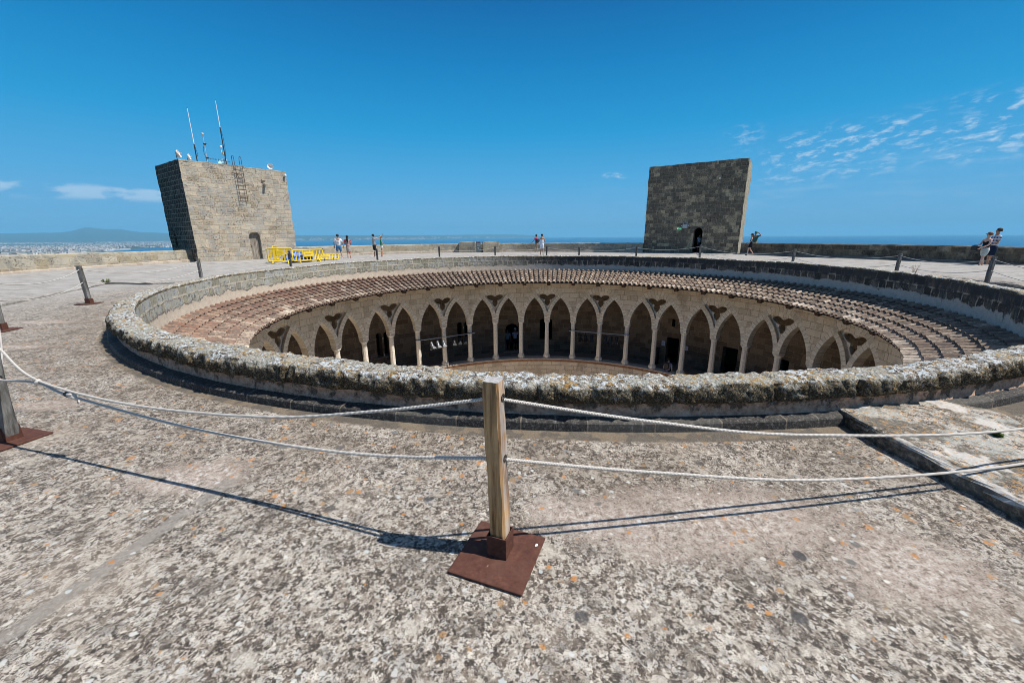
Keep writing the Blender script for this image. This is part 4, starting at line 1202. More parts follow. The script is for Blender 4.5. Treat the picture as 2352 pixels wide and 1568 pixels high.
for z_ in (.62, 1.52):
    m = MB(); m.box((.02, 0, z_), (.17, .08, .10), RZL, .01); m.tube([(0.05, 0, z_), (.16, .02, z_ + .01)], .014, 6); m.build('clamp', M['iron'], o)
m = MB(); m.tube([(-.05, 0, 1.4), (-.14, 0, 1.2), (-.13, 0, .85), (-.02, 0, .6)], .012, 5); m.tube([(-.02, 0, .6), (-.25, .05, .02)], .009, 5); m.build('cable', M['black'], o)
def dish(s, d, z, r, ax, label, mat, name='satellite_dish', post=.25):
    o = empty(name, local(None, s, d, 6.48), label, 'dish'); zz = z - 6.48
    q = Vector(ax).normalized().to_track_quat('Z', 'Y').to_matrix().to_4x4()
    m = MB(); m.lathe([(.02, 0), (r * .5, .03 * r / .2), (r * .85, .10 * r / .2), (r, .15 * r / .2), (r + .006, .15 * r / .2), (r * .85, .07 * r / .2), (r * .5, .0), (.02, -.03)], (0, 0, zz), 20, q); m.build('reflector', mat, o, True)
    m = MB(); e = q @ Vector((0, 0, r * 1.15)); m.tube([(0, 0, zz - r * .8), (e.x, e.y, zz + e.z - r * .3), (e.x, e.y, zz + e.z)], .012, 6); m.box((e.x, e.y, zz + e.z), (.07, .07, .06), 0, .01); m.build('feed_arm', M['grey_box'], o)
    m = MB(); m.tube([(0, 0, -.02), (0, 0, zz)], .02, 6); m.build('stand', M['iron'], o)
    return o
dish(.12, .55, 6.93, .24, (.83, .35, .30), 'cream satellite dish at the left corner of the antenna tower roof', M['white_worn'])
dish(.86, 1.0, 6.92, .19, (.83, .35, .20), 'small white satellite dish second from the left on the tower roof', M['white'])
dish(3.34, 1.7, 6.86, .33, (-.2, -.75, .8), 'pale blue shallow dish behind the taller whip antenna', M['pale_blue'])
dish(6.24, 1.0, 6.95, .21, (.35, -.9, .15), 'round white dish near the right corner of the antenna tower roof', M['white'])
o = empty('yagi_antenna', local(None, 2.62, 1.0, 6.48), 'low horizontal aerial with short cross rods beside the instrument mast', 'antenna')
m = MB(); m.tube([(0, 0, 0), (0, 0, .55)], .014, 6); m.build('pole', M['grey_box'], o)
m = MB(); a, b = U3 * -.42 + Vector((0, 0, .52)), U3 * .75 + Vector((0, 0, .46)); m.tube([a, b], .01, 6)
for i in range(8):
    c = a + (b - a) * (i / 7); m.tube([c - V3 * .13 + Vector((0, 0, .02)), c + V3 * .13], .006, 5); m.tube([c - Vector((0, 0, .07)), c + Vector((0, 0, .09))], .006, 5)
m.build('boom', M['iron'], o)
o = empty('security_camera', local(None, 6.70, -.02, 6.28), 'small white security camera at the top right corner of the sunlit tower', 'camera')
m = MB(); m.lathe([(.02, .1), (.07, .08), (.085, 0), (.07, -.06), (.02, -.09)], tuple(V3 * -.14), 12); m.build('housing', M['white'], o, True)
m = MB(); m.tube([(0, 0, .02), tuple(V3 * -.14 + Vector((0, 0, .07)))], .02, 6); m.build('bracket', M['white'], o)

AR_ = (19.12, 34.65); UR = (-.842, .540); VR = (.540, .842)
doorR = [(2.86, .0), (3.58, .0)] + [(3.22 + .36 * cos(pi * i / 10), 1.84 + .36 * sin(pi * i / 10)) for i in range(11)]
TR, U3R, V3R = tower('stone_tower', 'dark lichened stone tower with an arched doorway and green exit sign', AR_, UR, VR, 7.85, 4.55, 7.5,
                     (M['tower_grey'], M['tower_cream'], M['tower_cream']), ([doorR], .75), ([], 0), M['roof_lime'])
def rp(s, d, z): return U3R * s + V3R * d + Vector((0, 0, z))
RZR = atan2(UR[1], UR[0])
# room behind the doorway
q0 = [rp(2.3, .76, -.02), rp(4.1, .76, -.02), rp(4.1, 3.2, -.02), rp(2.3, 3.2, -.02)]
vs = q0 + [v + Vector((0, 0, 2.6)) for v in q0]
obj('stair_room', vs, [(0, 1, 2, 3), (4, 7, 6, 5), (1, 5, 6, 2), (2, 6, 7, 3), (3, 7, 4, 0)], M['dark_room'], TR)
def rw(s, d, z): return Vector((AR_[0], AR_[1], 0)) + rp(s, d, z)
def em(name, c, st):
    m = Mat(name); m.base(c); m.put(m.b.inputs['Emission Color'], c); m.b.inputs['Emission Strength'].default_value = st; return m.m
o = empty('exit_sign', rw(4.785, -.05, 2.13), 'small green emergency exit sign left of the dark tower doorway', 'exit sign')
m = MB(); m.box((0, 0, 0), (.40, .05, .22), RZR, .01); m.build('panel', em('green_sign_face', (.0, .22, .09), .5), o)
m = MB(); W = em('sign_white', (.75, .9, .8), .6)
def rs(x, z): return U3R * x + V3R * -.028 + Vector((0, 0, z))
m.box(rs(.13, 0), (.05, .006, .15), RZR)                     # doorway block, runner and arrow
m.lathe([(.012, -.012), (.018, 0), (.012, .012)], tuple(rs(.045, .055)), 8)
m.beam(rs(.04, .035), rs(.03, -.01), .02, .012); m.beam(rs(.03, -.01), rs(.06, -.06), .014, .012); m.beam(rs(.03, -.01), rs(-.01, -.05), .014, .012)
m.beam(rs(-.06, 0), rs(-.15, 0), .014, .02); m.beam(rs(-.15, 0), rs(-.115, .04), .012, .014); m.beam(rs(-.15, 0), rs(-.115, -.04), .012, .014)
m.build('pictogram', W, o)
o = empty('emergency_light', rw(4.33, -.08, 2.33), 'grey emergency light box with four round lamps above the exit sign', 'light')
m = MB(); m.box((0, 0, -.02), (.42, .14, .32), RZR, .02); m.build('box', M['grey_box'], o)
for i, (sx, sz) in enumerate(((-.15, .24), (.12, .24), (-.30, .05), (.29, .03))):
    m = MB(); qq = (-V3R).to_track_quat('Z', 'Y').to_matrix().to_4x4(); m.lathe([(.03, -.06), (.07, -.03), (.085, .05), (.075, .06), (.02, .045)], tuple(U3R * sx + Vector((0, 0, sz))), 12, qq); m.build('lamp', M['black'] if i > 5 else M['iron'], o, True)
    m = MB(); m.lathe([(.065, .052), (.06, .064), (.01, .068)], tuple(U3R * sx + Vector((0, 0, sz))), 12, qq); m.build('lens', M['grey_box'], o, True)
o = MB(); o.lathe([(.03, .07), (.07, .05), (.08, 0), (.05, -.07), (.02, -.09)], (0, 0, 0), 12); o.tube([(0, 0, 0), tuple(V3R * .14)], .025, 6)
o = o.build('wall_lamp', M['white'], None, True); o.location = rw(1.97, -.12, 6.13); tag(o, 'small white dome fixed high on the dark tower face', 'lamp')

# ------------------------------------------------------------------ information totem in the notch
tz = -.10
o = empty('information_totem', (-3.33, 41.55, 0), 'slim grey information totem with a red head between two stone blocks', 'sign')
m = MB(); m.box((0, 0, .47), (.47, .06, .94), tz, .008); m.build('panel', flat('slate_panel', (.15, .19, .20), .5, .3, var=.05), o)
m = MB(); m.box((0, 0, .995), (.47, .062, .108), tz, .006); m.build('head', flat('maroon_panel', (.22, .05, .05), .5, .3, var=.05), o)
m = MB()
for (x, z, w_, h_) in ((-.10, .995, .02, .07), (.10, .995, .05, .02), (.10, 1.01, .02, .05), (0, .84, .28, .014), (0, .80, .30, .014), (0, .76, .26, .014), (0, .68, .30, .010), (0, .65, .28, .010), (0, .62, .30, .010)):
    m.box((x, -.034 - .1 * x * 0, z), (w_, .006, h_), tz)
qq = Vector((0, -1, 0)).to_track_quat('Z', 'Y').to_matrix().to_4x4()
for i in range(16):
    a = 2 * pi * i / 16; b = 2 * pi * (i + 1) / 16
    m.beam((.085 * cos(a), -.036, .42 + .085 * sin(a)), (.085 * cos(b), -.036, .42 + .085 * sin(b)), .006, .014)
m.beam((-.06, -.037, .48), (.06, -.037, .36), .006, .014)
m.beam((-.03, -.037, .38), (.0, -.037, .47), .006, .02)
m.build('lettering', M['white'], o)
o = empty('yellow_marker_tape', (-3.62, 41.72, .45), 'scrap of yellow tape at the foot of the left raised block', 'tape')
m = MB(); m.box((0, 0, 0), (.12, .01, .05), .2); m.box((-.05, .01, .03), (.08, .01, .04), -.3); m.build('strip', flat('yellow_tape', (.6, .5, .05)), o)

# ------------------------------------------------------------------ rope fence
M['rust'] = None
def mat_rust():
    m = Mat('rusted_steel_plate', .75, .3)
    v = m.co(); n = m.noise(v, 34, 5, .6); n2 = m.noise(v, 5, 4, .6)
    c = m.ramp(n, [(.25, (.065, .027, .019)), (.52, (.105, .043, .029)), (.80, (.16, .07, .046))])
    c = m.mix(m.ss(n2, .5, .7, 0, .5), c, (.12, .062, .046)); m.base(c); m.bump(n, .3, .001); m.b.inputs['Metallic'].default_value = .15
    return m.m
M['rust'] = mat_rust()
M['rope'] = None
def mat_rope():
    m = Mat('white_braided_rope', .85, .2)
    uv = m.co('UV'); u_, v_, _ = m.sep(uv)
    w = m.math('SINE', m.add(m.mul(u_, 760), m.mul(v_, 12.566))); w2 = m.math('SINE', m.add(m.mul(u_, 760), m.mul(v_, -12.566)))
    k = m.mul(m.add(w, 1), m.add(w2, 1))
    m.base(m.ramp(m.mul(k, .25), [(0, (.42, .38, .33)), (.4, (.68, .65, .60)), (1, (.76, .74, .70))]))
    m.bump(k, .5, .0015)
    return m.m
M['rope'] = mat_rope()
POSTS = [  # x, y, height, turn, lean x, wood, label
    (-.068, 1.738, .955, -21, -.020, 'o', 'brown oak rope post on a rusty plate, nearest the camera in the middle'),
    (-4.135, 2.986, .955, -15, .15, 'g', 'silvered rope post cut by the left edge, nearest on that side'),
    (-9.271, 7.111, .955, 12, .05, 'g', 'silvered rope post mostly cut off by the left edge, further back'),
    (-10.77, 10.15, .951, 8, -.02, 'g', 'silvered rope post standing whole on its plate, left of the court rim'),
    (-11.26, 14.67, .884, 5, 0, 'g', 'rope post in front of the sunlit tower corner'),
    (-10.336, 19.07, 1.0, 0, 0, 'd', 'dark rope post in front of the yellow barriers'),
    (-7.615, 23.21, .948, 0, 0, 'd', 'dark rope post in front of the man taking a selfie'),
    (-4.488, 25.53, .984, 0, 0, 'd', 'dark rope post left of the two raised stone blocks'),
    (-1.06, 26.75, .968, 0, 0, 'd', 'dark rope post in front of the right raised stone block'),
    (2.324, 26.97, .939, 0, 0, 'd', 'dark rope post just right of the man in white tank top'),
    (4.406, 26.65, .837, 0, 0, 'd', 'short dark rope post in front of the empty parapet left of the dark tower'),
    (7.729, 25.33, .925, 0, 0, 'd', 'dark rope post at the left foot of the dark tower'),
    (10.629, 23.06, 1.03, 0, 0, 'g', 'grey rope post in front of the dark tower doorway'),
    (13.191, 19.10, .914, 0, .03, 'g', 'grey rope post right of the couple by the dark tower'),
    (14.123, 14.85, .888, 0, .03, 'g', 'grey rope post beside the dry weed'),
    (13.87, 11.72, .931, 0, .02, 'g', 'grey rope post in front of the couple at the right edge'),
    (11.6, 6.9, .95, 0, 0, 'g', None), (8.2, 3.6, .95, 0, 0, 'g', None), (5.75, 2.72, .95, -10, 0, 'g', None)]
M['post_dark'] = mat_wood('dark_weathered_post_wood', [(.035, .032, .03), (.075, .07, .065), (.12, .11, .10), (.06, .05, .045)], bands=30)
rp_ = random.Random(4)
def rope_post(i, p):
    x, y, h, turn, lean, wd, lab = p
    o = empty('rope_post', (x, y, .004), lab or 'silvered rope post beyond the right edge of the picture', 'rope post', 'rope posts around the court', radians(turn))
    w = .084 if i == 0 else .092
    # plate
    m = MB(); m.box((0.0, -.02, .008), (.385, .385, .012), 0, .002)
    pl = m.build('base_plate', M['rust'], o)
    if i == 0:
        m = MB(); r_ = random.Random(2)
        for (cx_, cy_, R_, n_) in ((.165, .10, .013, 12), (-.02, -.115, .004, 8)):
            m.add([(cx_ + R_ * r_.uniform(.6, 1.2) * cos(2 * pi * q / n_) * .6, cy_ + R_ * r_.uniform(.6, 1.2) * sin(2 * pi * q / n_), .0158) for q in range(n_)], [tuple(range(n_))])
        m.build('bird_dropping', M['white'], pl)
    m = MB(); t = .005; W2 = w + .022
    for sx, sy, a, b in ((0, -1, W2, t), (0, 1, W2, t), (-1, 0, t, W2 - 2 * t), (1, 0, t, W2 - 2 * t)):
        m.box((sx * (W2 - t) / 2, sy * (W2 - t) / 2, .074), (a, b, .12), 0, .001)
    m.build('socket', M['rust'], o)
    # wood: slightly bowed, chamfered, split top
    m = MB(); vs = []; n = 14
    for k in range(n + 1):
        z = .03 + (h - .03) * k / n; s_ = w / 2 * (1 + .018 * sin(k * .7 + i)); c = .006 + .006 * abs(sin(k * .7 + i * 2))
        bx_ = lean * (z / h) ** 1.0 + .002 * sin(z * 6 + i)
        if k == n: s_ -= .003
        for (px, py) in ((s_, -s_ + c), (s_, s_ - c), (s_ - c, s_), (-s_ + c, s_), (-s_, s_ - c), (-s_, -s_ + c), (-s_ + c, -s_), (s_ - c, -s_)): vs.append((px + bx_, py + .003 * sin(z * 5 + 2 * i), z))
    fs = [(k * 8 + j, k * 8 + (j + 1) % 8, k * 8 + 8 + (j + 1) % 8, k * 8 + 8 + j) for k in range(n) for j in range(8)]
    fs.append(tuple(range(n * 8, n * 8 + 8))); m.add(vs, fs)
    m.build('post', {'o': M['post_oak'], 'g': M['post_grey'], 'd': M['post_dark']}[wd], o)
    # eyelets where the ropes pass
    m = MB()
    for z in (h - .085, h - .40):
        for s_ in (-1, 1):
            q = Matrix.Rotation(s_ * pi / 2, 4, 'Y'); bx_ = lean * z / h
            m.lathe([(.019, 0), (.019, .004), (.011, .004), (.011, -.001)], (s_ * (w / 2 - .001) + bx_, .004, z), 10, q, cap=False)
    m.build('eyelet', M['iron'], o)
for i, p in enumerate(POSTS): rope_post(i, p)
def rope(name, label, zoff, paths):
    vs, fs, uv = [], [], []; n = 8; R_ = .0085
    for pts in paths:
        b = len(vs); acc = 0; prev = None; cum = [0]
        for a, c in zip(pts, pts[1:]): cum.append(cum[-1] + (c - a).length)
        for i, p in enumerate(pts):
            d = (pts[min(i + 1, len(pts) - 1)] - pts[max(0, i - 1)]).normalized()
            u = Vector((0, 0, 1)) - d * d.z if prev is None else prev - d * prev.dot(d)
            u.normalize(); prev = u; w = d.cross(u)
            for k in range(n): t = 2 * pi * k / n; vs.append(p + (u * cos(t) + w * sin(t)) * R_)
        for i in range(len(pts) - 1):
            for k in range(n):
                fs.append((b + i * n + k, b + i * n + (k + 1) % n, b + i * n + n + (k + 1) % n, b + i * n + n + k))
                uv.append([(cum[i], k / n), (cum[i], (k + 1) / n), (cum[i + 1], (k + 1) / n), (cum[i + 1], k / n)])
    o = obj(name, vs, fs, M['rope'], None, True, uv=uv)
    return tag(o, label, 'rope', 'ropes strung through the posts')
def hole(i, lvl):
    x, y, h, turn, lean, *_ = POSTS[i]
    z = h - (.085 if lvl == 0 else .40); return Vector((x + lean * z / h, y, z))
def curve(pts, n=14):
    """smooth line through the given points"""
    out = []; P_ = [pts[0]] + pts + [pts[-1]]
    for i in range(1, len(P_) - 2):
        p0, p1, p2, p3 = P_[i - 1], P_[i], P_[i + 1], P_[i + 2]
        for k in range(n):
            t = k / n; out.append(.5 * ((2 * p1) + (p2 - p0) * t + (2 * p0 - 5 * p1 + 4 * p2 - p3) * t * t + (3 * p1 - p0 - 3 * p2 + p3) * t ** 3))
    return out + [pts[-1]]
def span(a, b, sag, n=26):
    return [a.lerp(b, k / n) + Vector((0, 0, -sag * 4 * (k / n) * (1 - k / n))) for k in range(n + 1)]
JP = Vector((-3.496, 2.785, .584)); KN = Vector((-3.162, 2.683, .509))
def V_(x, y, z): return Vector((x, y, z))
up, lo = [], []
up.append(curve([hole(0, 0), V_(-.752, 1.949, .709), V_(-1.482, 2.172, .580), V_(-2.573, 2.504, .520), JP + V_(0, 0, .012), V_(-3.819, 2.884, .80), hole(1, 0)]))
lo.append(curve([hole(0, 1), V_(-.916, 2.0, .438), V_(-2.026, 2.338, .42), KN, JP - V_(0, 0, .010), V_(-3.95, 2.925, .550), hole(1, 1)]))
SAG = {1: (.22, .22), 2: (.16, .16), 3: (.22, .20), 4: (.23, .2), 5: (.22, .2), 6: (.18, .17), 7: (.20, .2), 8: (.19, .18), 9: (.10, .1), 10: (.15, .2), 11: (.16, .15), 12: (.26, .27), 13: (.21, .25), 14: (.17, .16), 15: (.2, .2), 16: (.2, .2), 17: (.2, .2)}
for i in range(1, 18):
    a, b = SAG[i]
    up.append(span(hole(i, 0), hole(i + 1, 0), a)); lo.append(span(hole(i, 1), hole(i + 1, 1), b))
up.append(curve([hole(18, 0), V_(4.7, 2.54, .60), V_(3.23, 2.295, .405), V_(1.64, 2.03, .512), V_(.72, 1.873, .677), hole(0, 0)]))
lo.append(curve([hole(18, 1), V_(4.7, 2.54, .29), V_(3.33, 2.315, .142), V_(1.85, 2.06, .205), V_(.745, 1.877, .382), hole(0, 1)]))
rope('rope', 'upper white rope strung through the tops of the posts', 0, up)
rope('rope', 'lower white rope strung halfway up the posts', 1, lo)
o = empty('rope_knot', KN, 'knotted white rope end bound with black tape on the left rope', 'knot')
m = MB(); d = (JP - KN).normalized()
m.tube([V_(0, 0, 0) - d * .05, V_(0, 0, .012), d * .05], [.014, .02, .014], 8); m.tube([V_(.0, 0, -.004), V_(.03, .012, -.028), V_(.045, -.01, -.05)], [.012, .013, .006], 6); m.tube([V_(-.02, 0, .01), V_(.01, -.02, .024), V_(.045, 0, .012)], .009, 6)
m.build('knot', M['rope'], o, True)
m = MB(); m.tube([d * .028, d * .062], .018, 8); m.build('tape', M['black'], o)
m = MB(); m.tube([JP - KN - V_(.02, 0, .014), JP - KN + V_(0, -.012, 0), JP - KN + V_(.02, 0, .016)], .012, 8); m.build('lashing', M['rope'], o, True)

# ------------------------------------------------------------------ barriers, tarp
M['yellow'] = flat('yellow_barrier_plastic', (.72, .50, .015), .45, .45, var=.07, scale=8)
M['tarp'] = flat('blue_tarpaulin', (.01, .10, .42), .4, .5, var=.3, scale=5)
def barrier(c, rz, W, H, label, tilt=0.0, roll=0.0, feet=True):
    o = empty('safety_barrier', c, label, 'barrier', 'yellow crowd barriers by the antenna tower')
    o.rotation_euler = (tilt, roll, rz)
    m = MB(); r = .10; pts = []
    for (cx_, cz_, a0) in ((W / 2 - r, H - r, 0), (-W / 2 + r, H - r, pi / 2), (-W / 2 + r, .14 + r, pi), (W / 2 - r, .14 + r, 1.5 * pi)):
        for k in range(5): a = a0 + pi / 2 * k / 4; pts.append((cx_ + r * cos(a), 0, cz_ + r * sin(a)))
    pts.append(pts[0]); m.tube(pts, .040, 8); m.build('frame', M['yellow'], o, True)
    nb = 9
    for k in range(1, nb):
        x = -W / 2 + W * k / nb
        m = MB(); m.box((x, 0, (H + .14) / 2), (.062, .03, H - .16), 0, .005); m.build('bar', M['yellow'], o)
    m = MB(); m.box((0, -.02, H - .28), (W * .32, .035, .32), 0, .006); m.build('plate', M['yellow'], o)
    m = MB(); m.box((0, -.042, H - .24), (W * .19, .006, .025), 0); m.build('plate_lettering', flat('faded_print', (.35, .27, .05)), o)
    if feet:
        for s_ in (-1, 1):
            m = MB(); x = s_ * W * .32
            m.add([(x - .03, -.22, 0), (x + .03, -.22, 0), (x + .03, .22, 0), (x - .03, .22, 0), (x - .025, -.05, .17), (x + .025, -.05, .17), (x + .025, .05, .17), (x - .025, .05, .17)],
                  [(0, 1, 2, 3), (4, 7, 6, 5), (0, 4, 5, 1), (1, 5, 6, 2), (2, 6, 7, 3), (3, 7, 4, 0)]); m.build('foot', M['yellow'], o)
    return o
barrier((-14.55, 25.75, .02), .42, 1.35, .93, 'yellow barrier facing us at the left end of the cluster', 0, .02)
barrier((-15.6, 27.1, .05), 1.95, 1.9, .98, 'yellow barrier running back toward the tower behind the left one', 0, .03)
barrier((-13.43, 27.10, .0), 1.05, 2.2, .80, 'yellow barrier at the right of the cluster with blue sheeting behind', -.05)
barrier((-13.2, 28.95, .02), .35, 1.7, .9, 'fallen yellow barrier lying on its back at the far right of the cluster', -1.15, 0)
m = MB(); m.tube([(0, 0, 0), (-.02, 0, .5), (-.03, 0, .86)], .02, 6); o = m.build('stake', M['black']); o.location = (-13.05, 28.5, 0); tag(o, 'thin black stake upright beside the fallen yellow barrier', 'stake')
# crates under a crumpled sheet
o = empty('wooden_crate', (-14.15, 27.35, 0), 'brown wooden crate half covered by the blue sheet', 'crate', None, 1.0)
m = MB()
for k in range(4): m.box((0, -.35, .06 + .115 * k), (1.25, .03, .10), 0, .004); m.box((0, .35, .06 + .115 * k), (1.25, .03, .10), 0, .004)
for sx in (-.62, .62):
    for k in range(4): m.box((sx, 0, .06 + .115 * k), (.03, .66, .10), 0, .004)
m.build('slats', mat_wood('crate_wood', [(.06, .03, .015), (.12, .06, .03), (.18, .10, .05), (.1, .06, .03)]), o)
vs, fs = [], []; nx, ny = 34, 22
for i in range(nx + 1):
    for j in range(ny + 1):
        x = -.95 + 1.9 * i / nx; y = -.62 + 1.24 * j / ny
        e = max(abs(x) / .95, abs(y) / .62)
        z = .50 * (1 - sst(e, .55, 1.0)) + .17 * fbm(x, y, 2, 4, 2.6) * (1 - .6 * sst(e, .8, 1)) + .10
        if x > .1 and y < -.1: z = max(z, .45 + .05 * fbm(x, y, 3, 3, 4))
        vs.append((x + .05 * fbm(x, y, 5, 2, 4), y + .05 * fbm(x, y, 8, 2, 4), max(.012, z)))
for i in range(nx):
    for j in range(ny):
        x = -.95 + 1.9 * (i + .5) / nx; y = -.62 + 1.24 * (j + .5) / ny
        if x > .25 and y < -.38: continue
        a = i * (ny + 1) + j; fs.append((a, a + ny + 1, a + ny + 2, a + 1))
o = obj('tarpaulin', vs, fs, M['tarp'], smooth=False); o.location = (-14.2, 27.3, .0); o.rotation_euler = (0, 0, 1.0)
tag(o, 'crumpled blue tarpaulin heaped over a crate among the yellow barriers', 'tarpaulin')

# ------------------------------------------------------------------ stage light bars in the gallery
M['satin'] = flat('dull_aluminium', (.17, .18, .19), .5, .4)
def light_bar(t0, t1, label):
    a, b = P(10.82, t0, -4.28), P(10.82, t1, -4.28); mid = (a + b) / 2
    o = empty('lighting_bar', mid, label, 'lighting bar', 'steel lighting bars across the arches')
    m = MB(); ex = (b - a).normalized() * .25; m.tube([a - mid - ex, b - mid + ex], .024, 8); m.build('pipe', M['grey_box'], o)
    for q, t in ((a, t0), (b, t1)):
        m = MB(); pc = P(FR + TW / 2, t, -4.28) - mid; pts = [pc + Vector((.19 * cos(k * pi / 6), .19 * sin(k * pi / 6), 0)) for k in range(13)]; m.tube(pts, .022, 6); m.build('clamp', M['black'], o)
def spotlight(t, r, z, yaw, pitch, label, shiny=False):
    p = P(r, t, z); o = empty('spotlight', p, label, 'spotlight', 'stage spotlights hanging from the bars'); o.rotation_euler = (0, 0, -radians(t) + yaw)
    m = MB(); m.tube([(0, 0, .02), (0, 0, -.08)], .014, 6); m.tube([(-.10, 0, -.25), (-.11, 0, -.10), (0, 0, -.075), (.11, 0, -.10), (.10, 0, -.25)], .011, 5); m.build('yoke', M['iron'], o)
    Q = Matrix.Rotation(pi - pitch, 4, 'X')
    m = MB(); m.lathe([(.02, -.17), (.075, -.15), (.095, -.06), (.095, .10), (.11, .13), (.11, .15), (.09, .15)], (0, 0, -.26), 14, Q); m.build('housing', flat('satin_steel', (.14, .15, .16), .35, .5, .3) if shiny else M['black'], o, True)
    m = MB()
    for k in range(4):
        a = k * pi / 2; c, s_ = cos(a), sin(a)
        vs = [Vector((c * .105 - s_ * w_, s_ * .105 + c * w_, h_)) for (w_, h_) in ((-.08, .15), (.08, .15))] + [Vector((c * .17 - s_ * w_, s_ * .17 + c * w_, .30)) for w_ in (.12, -.12)]
        m.add([Q @ v + Vector((0, 0, -.26)) for v in vs], [(0, 1, 2, 3)])
    m.build('barn_door', M['satin'] if shiny else M['black'], o)
light_bar(TH0 + 3 * DTH, TH0 + 5 * DTH, 'lighting bar hung with spotlights left of centre across two arches')
light_bar(TH0 + 9 * DTH, TH0 + 11 * DTH, 'lighting bar hung with black spotlights right of centre across two arches')
names = ['first from the left', 'second from the left', 'third from the left', 'fourth from the left', 'fifth from the left', 'last on the right']
for i, t in enumerate((-35.9, -33.8, -31.8, -28.1, -26.0, -23.9)):
    spotlight(t, 10.55, -4.31, .3 - .15 * i, .45, ('bright steel' if i < 3 else 'black') + ' spotlight, ' + names[i] + ' on the left lighting bar', i < 3)
for i, t in enumerate((15.6, 17.5, 19.6, 24.2, 26.0, 27.9)):
    spotlight(t, 10.58, -4.31, .5 - .1 * i, .55 if i < 2 else .25, 'black spotlight, ' + names[i] + ' on the right lighting bar')
for (t, zt, zb, lab) in ((37.98, -5.04, -5.33, 'blue and white paper notice left of the dark gallery doorway'), (44.1, -5.13, -5.39, 'white paper notice right of the dark gallery doorway')):
    o = empty('wall_notice', P(BR - .02, t, (zt + zb) / 2), lab, 'notice', None, -radians(t))
    m = MB(); m.box((0, 0, 0), (.22, .012, zt - zb + .02), 0, .002); m.build('sheet', flat('notice_paper', (.55, .62, .72), .6, .2, var=.03), o)
    m = MB(); [m.box((0, -.009, .08 - .035 * k), (.15, .004, .010), 0) for k in range(5)]; m.build('print', flat('notice_ink', (.12, .18, .35)), o)
o = empty('speaker_cabinet', P(13.1, 36.8, -6.5), 'tall black speaker cabinet standing in the gallery beside a column', 'speaker', None, -radians(36.8))
m = MB(); m.box((0, 0, .55), (.34, .36, 1.1), 0, .015); m.build('cabinet', M['black'], o)
m = MB()
for z_ in (.25, .55, .85): m.lathe([(.11, 0), (.11, .01), (.05, -.01)], (0, -.185, z_), 14, Matrix.Rotation(pi / 2, 4, 'X'))
m.build('cone', M['iron'], o)

# ------------------------------------------------------------------ plants in the cracks
def weed(c, h, n, mat, label, spread, name='dry_weed', leaf=False):
    r = random.Random(int(abs(c[0]) * 100)); o = empty(name, c, label, 'weed')
    m = MB()
    for k in range(n):
        a = r.uniform(0, 2 * pi); L = h * r.uniform(.5, 1); s_ = spread * r.uniform(.3, 1)
        pts = [Vector((0, 0, 0)) + Vector((cos(a), sin(a), 0)) * s_ * .15, Vector((cos(a) * s_ * .5, sin(a) * s_ * .5, L * .6)), Vector((cos(a) * s_, sin(a) * s_, L))]
        m.tube(pts, [.006, .004, .002], 4)
        for j in range(5):
            q = pts[1].lerp(pts[2], r.random()); d = Vector((r.uniform(-1, 1), r.uniform(-1, 1), r.uniform(.2, 1))).normalized() * (.06 if not leaf else .035)
            w_ = Vector((-d.y, d.x, 0)).normalized() * (.006 if not leaf else .018); m.add([q - w_ * .3, q + d * .5 + w_, q + d, q + d * .5 - w_], [(0, 1, 2, 3)])
    m.build('stems', mat, o)
M['straw'] = flat('dry_straw', (.38, .27, .14), .8, .2, var=.25)
M['leaf'] = flat('green_leaf', (.09, .13, .03), .7, .3, var=.3)
weed((15.25, 15.3, .0), .50, 12, M['straw'], 'dry brown weed sprouting behind the rim on the right', .16)
weed((-14.72, 14.6, .02), .16, 26, M['leaf'], 'small green tuft growing at the corner of the left pavement step', .16, 'green_tuft', True)
weed((3.62, 2.72, .11), .035, 8, M['leaf'], 'tiny green sprout on the lichened slab at the right', .03, 'green_tuft', True)
# ------------------------------------------------------------------ people
def skin(name, nodes, edges, mat, parent, sub=1, smooth=True, root=0):
    me = bpy.data.meshes.new(name + '_cage'); me.from_pydata([n[0] for n in nodes], edges, [])
    o = bpy.data.objects.new(name + '_cage', me); COL.objects.link(o)
    md = o.modifiers.new('s', 'SKIN'); md.use_smooth_shade = True
    if sub:
        ms = o.modifiers.new('u', 'SUBSURF'); ms.levels = sub; ms.render_levels = sub
    sk = me.skin_vertices[0].data
    for i, n_ in enumerate(nodes):
        r = n_[1]; sk[i].radius = r if isinstance(r, tuple) else (r, r); sk[i].use_root = (i == root)
    dg = bpy.context.evaluated_depsgraph_get(); dg.update()
    nm = bpy.data.meshes.new_from_object(o.evaluated_get(dg), depsgraph=dg)
    bpy.data.objects.remove(o); bpy.data.meshes.remove(me)
    nm.name = name; nm.materials.clear(); nm.materials.append(mat)
    w = bpy.data.objects.new(name, nm); COL.objects.link(w); w.parent = parent
    return w
PM = {}
def pm(name, c, rough=.8):
    if name not in PM: PM[name] = flat(name, c, rough, .2, var=.08, scale=25)
    return PM[name]
SKIN = {'tan': pm('tanned_skin', (.42, .23, .15), .6), 'pale': pm('fair_skin', (.60, .36, .27), .6), 'dark': pm('brown_skin', (.20, .10, .065), .6)}
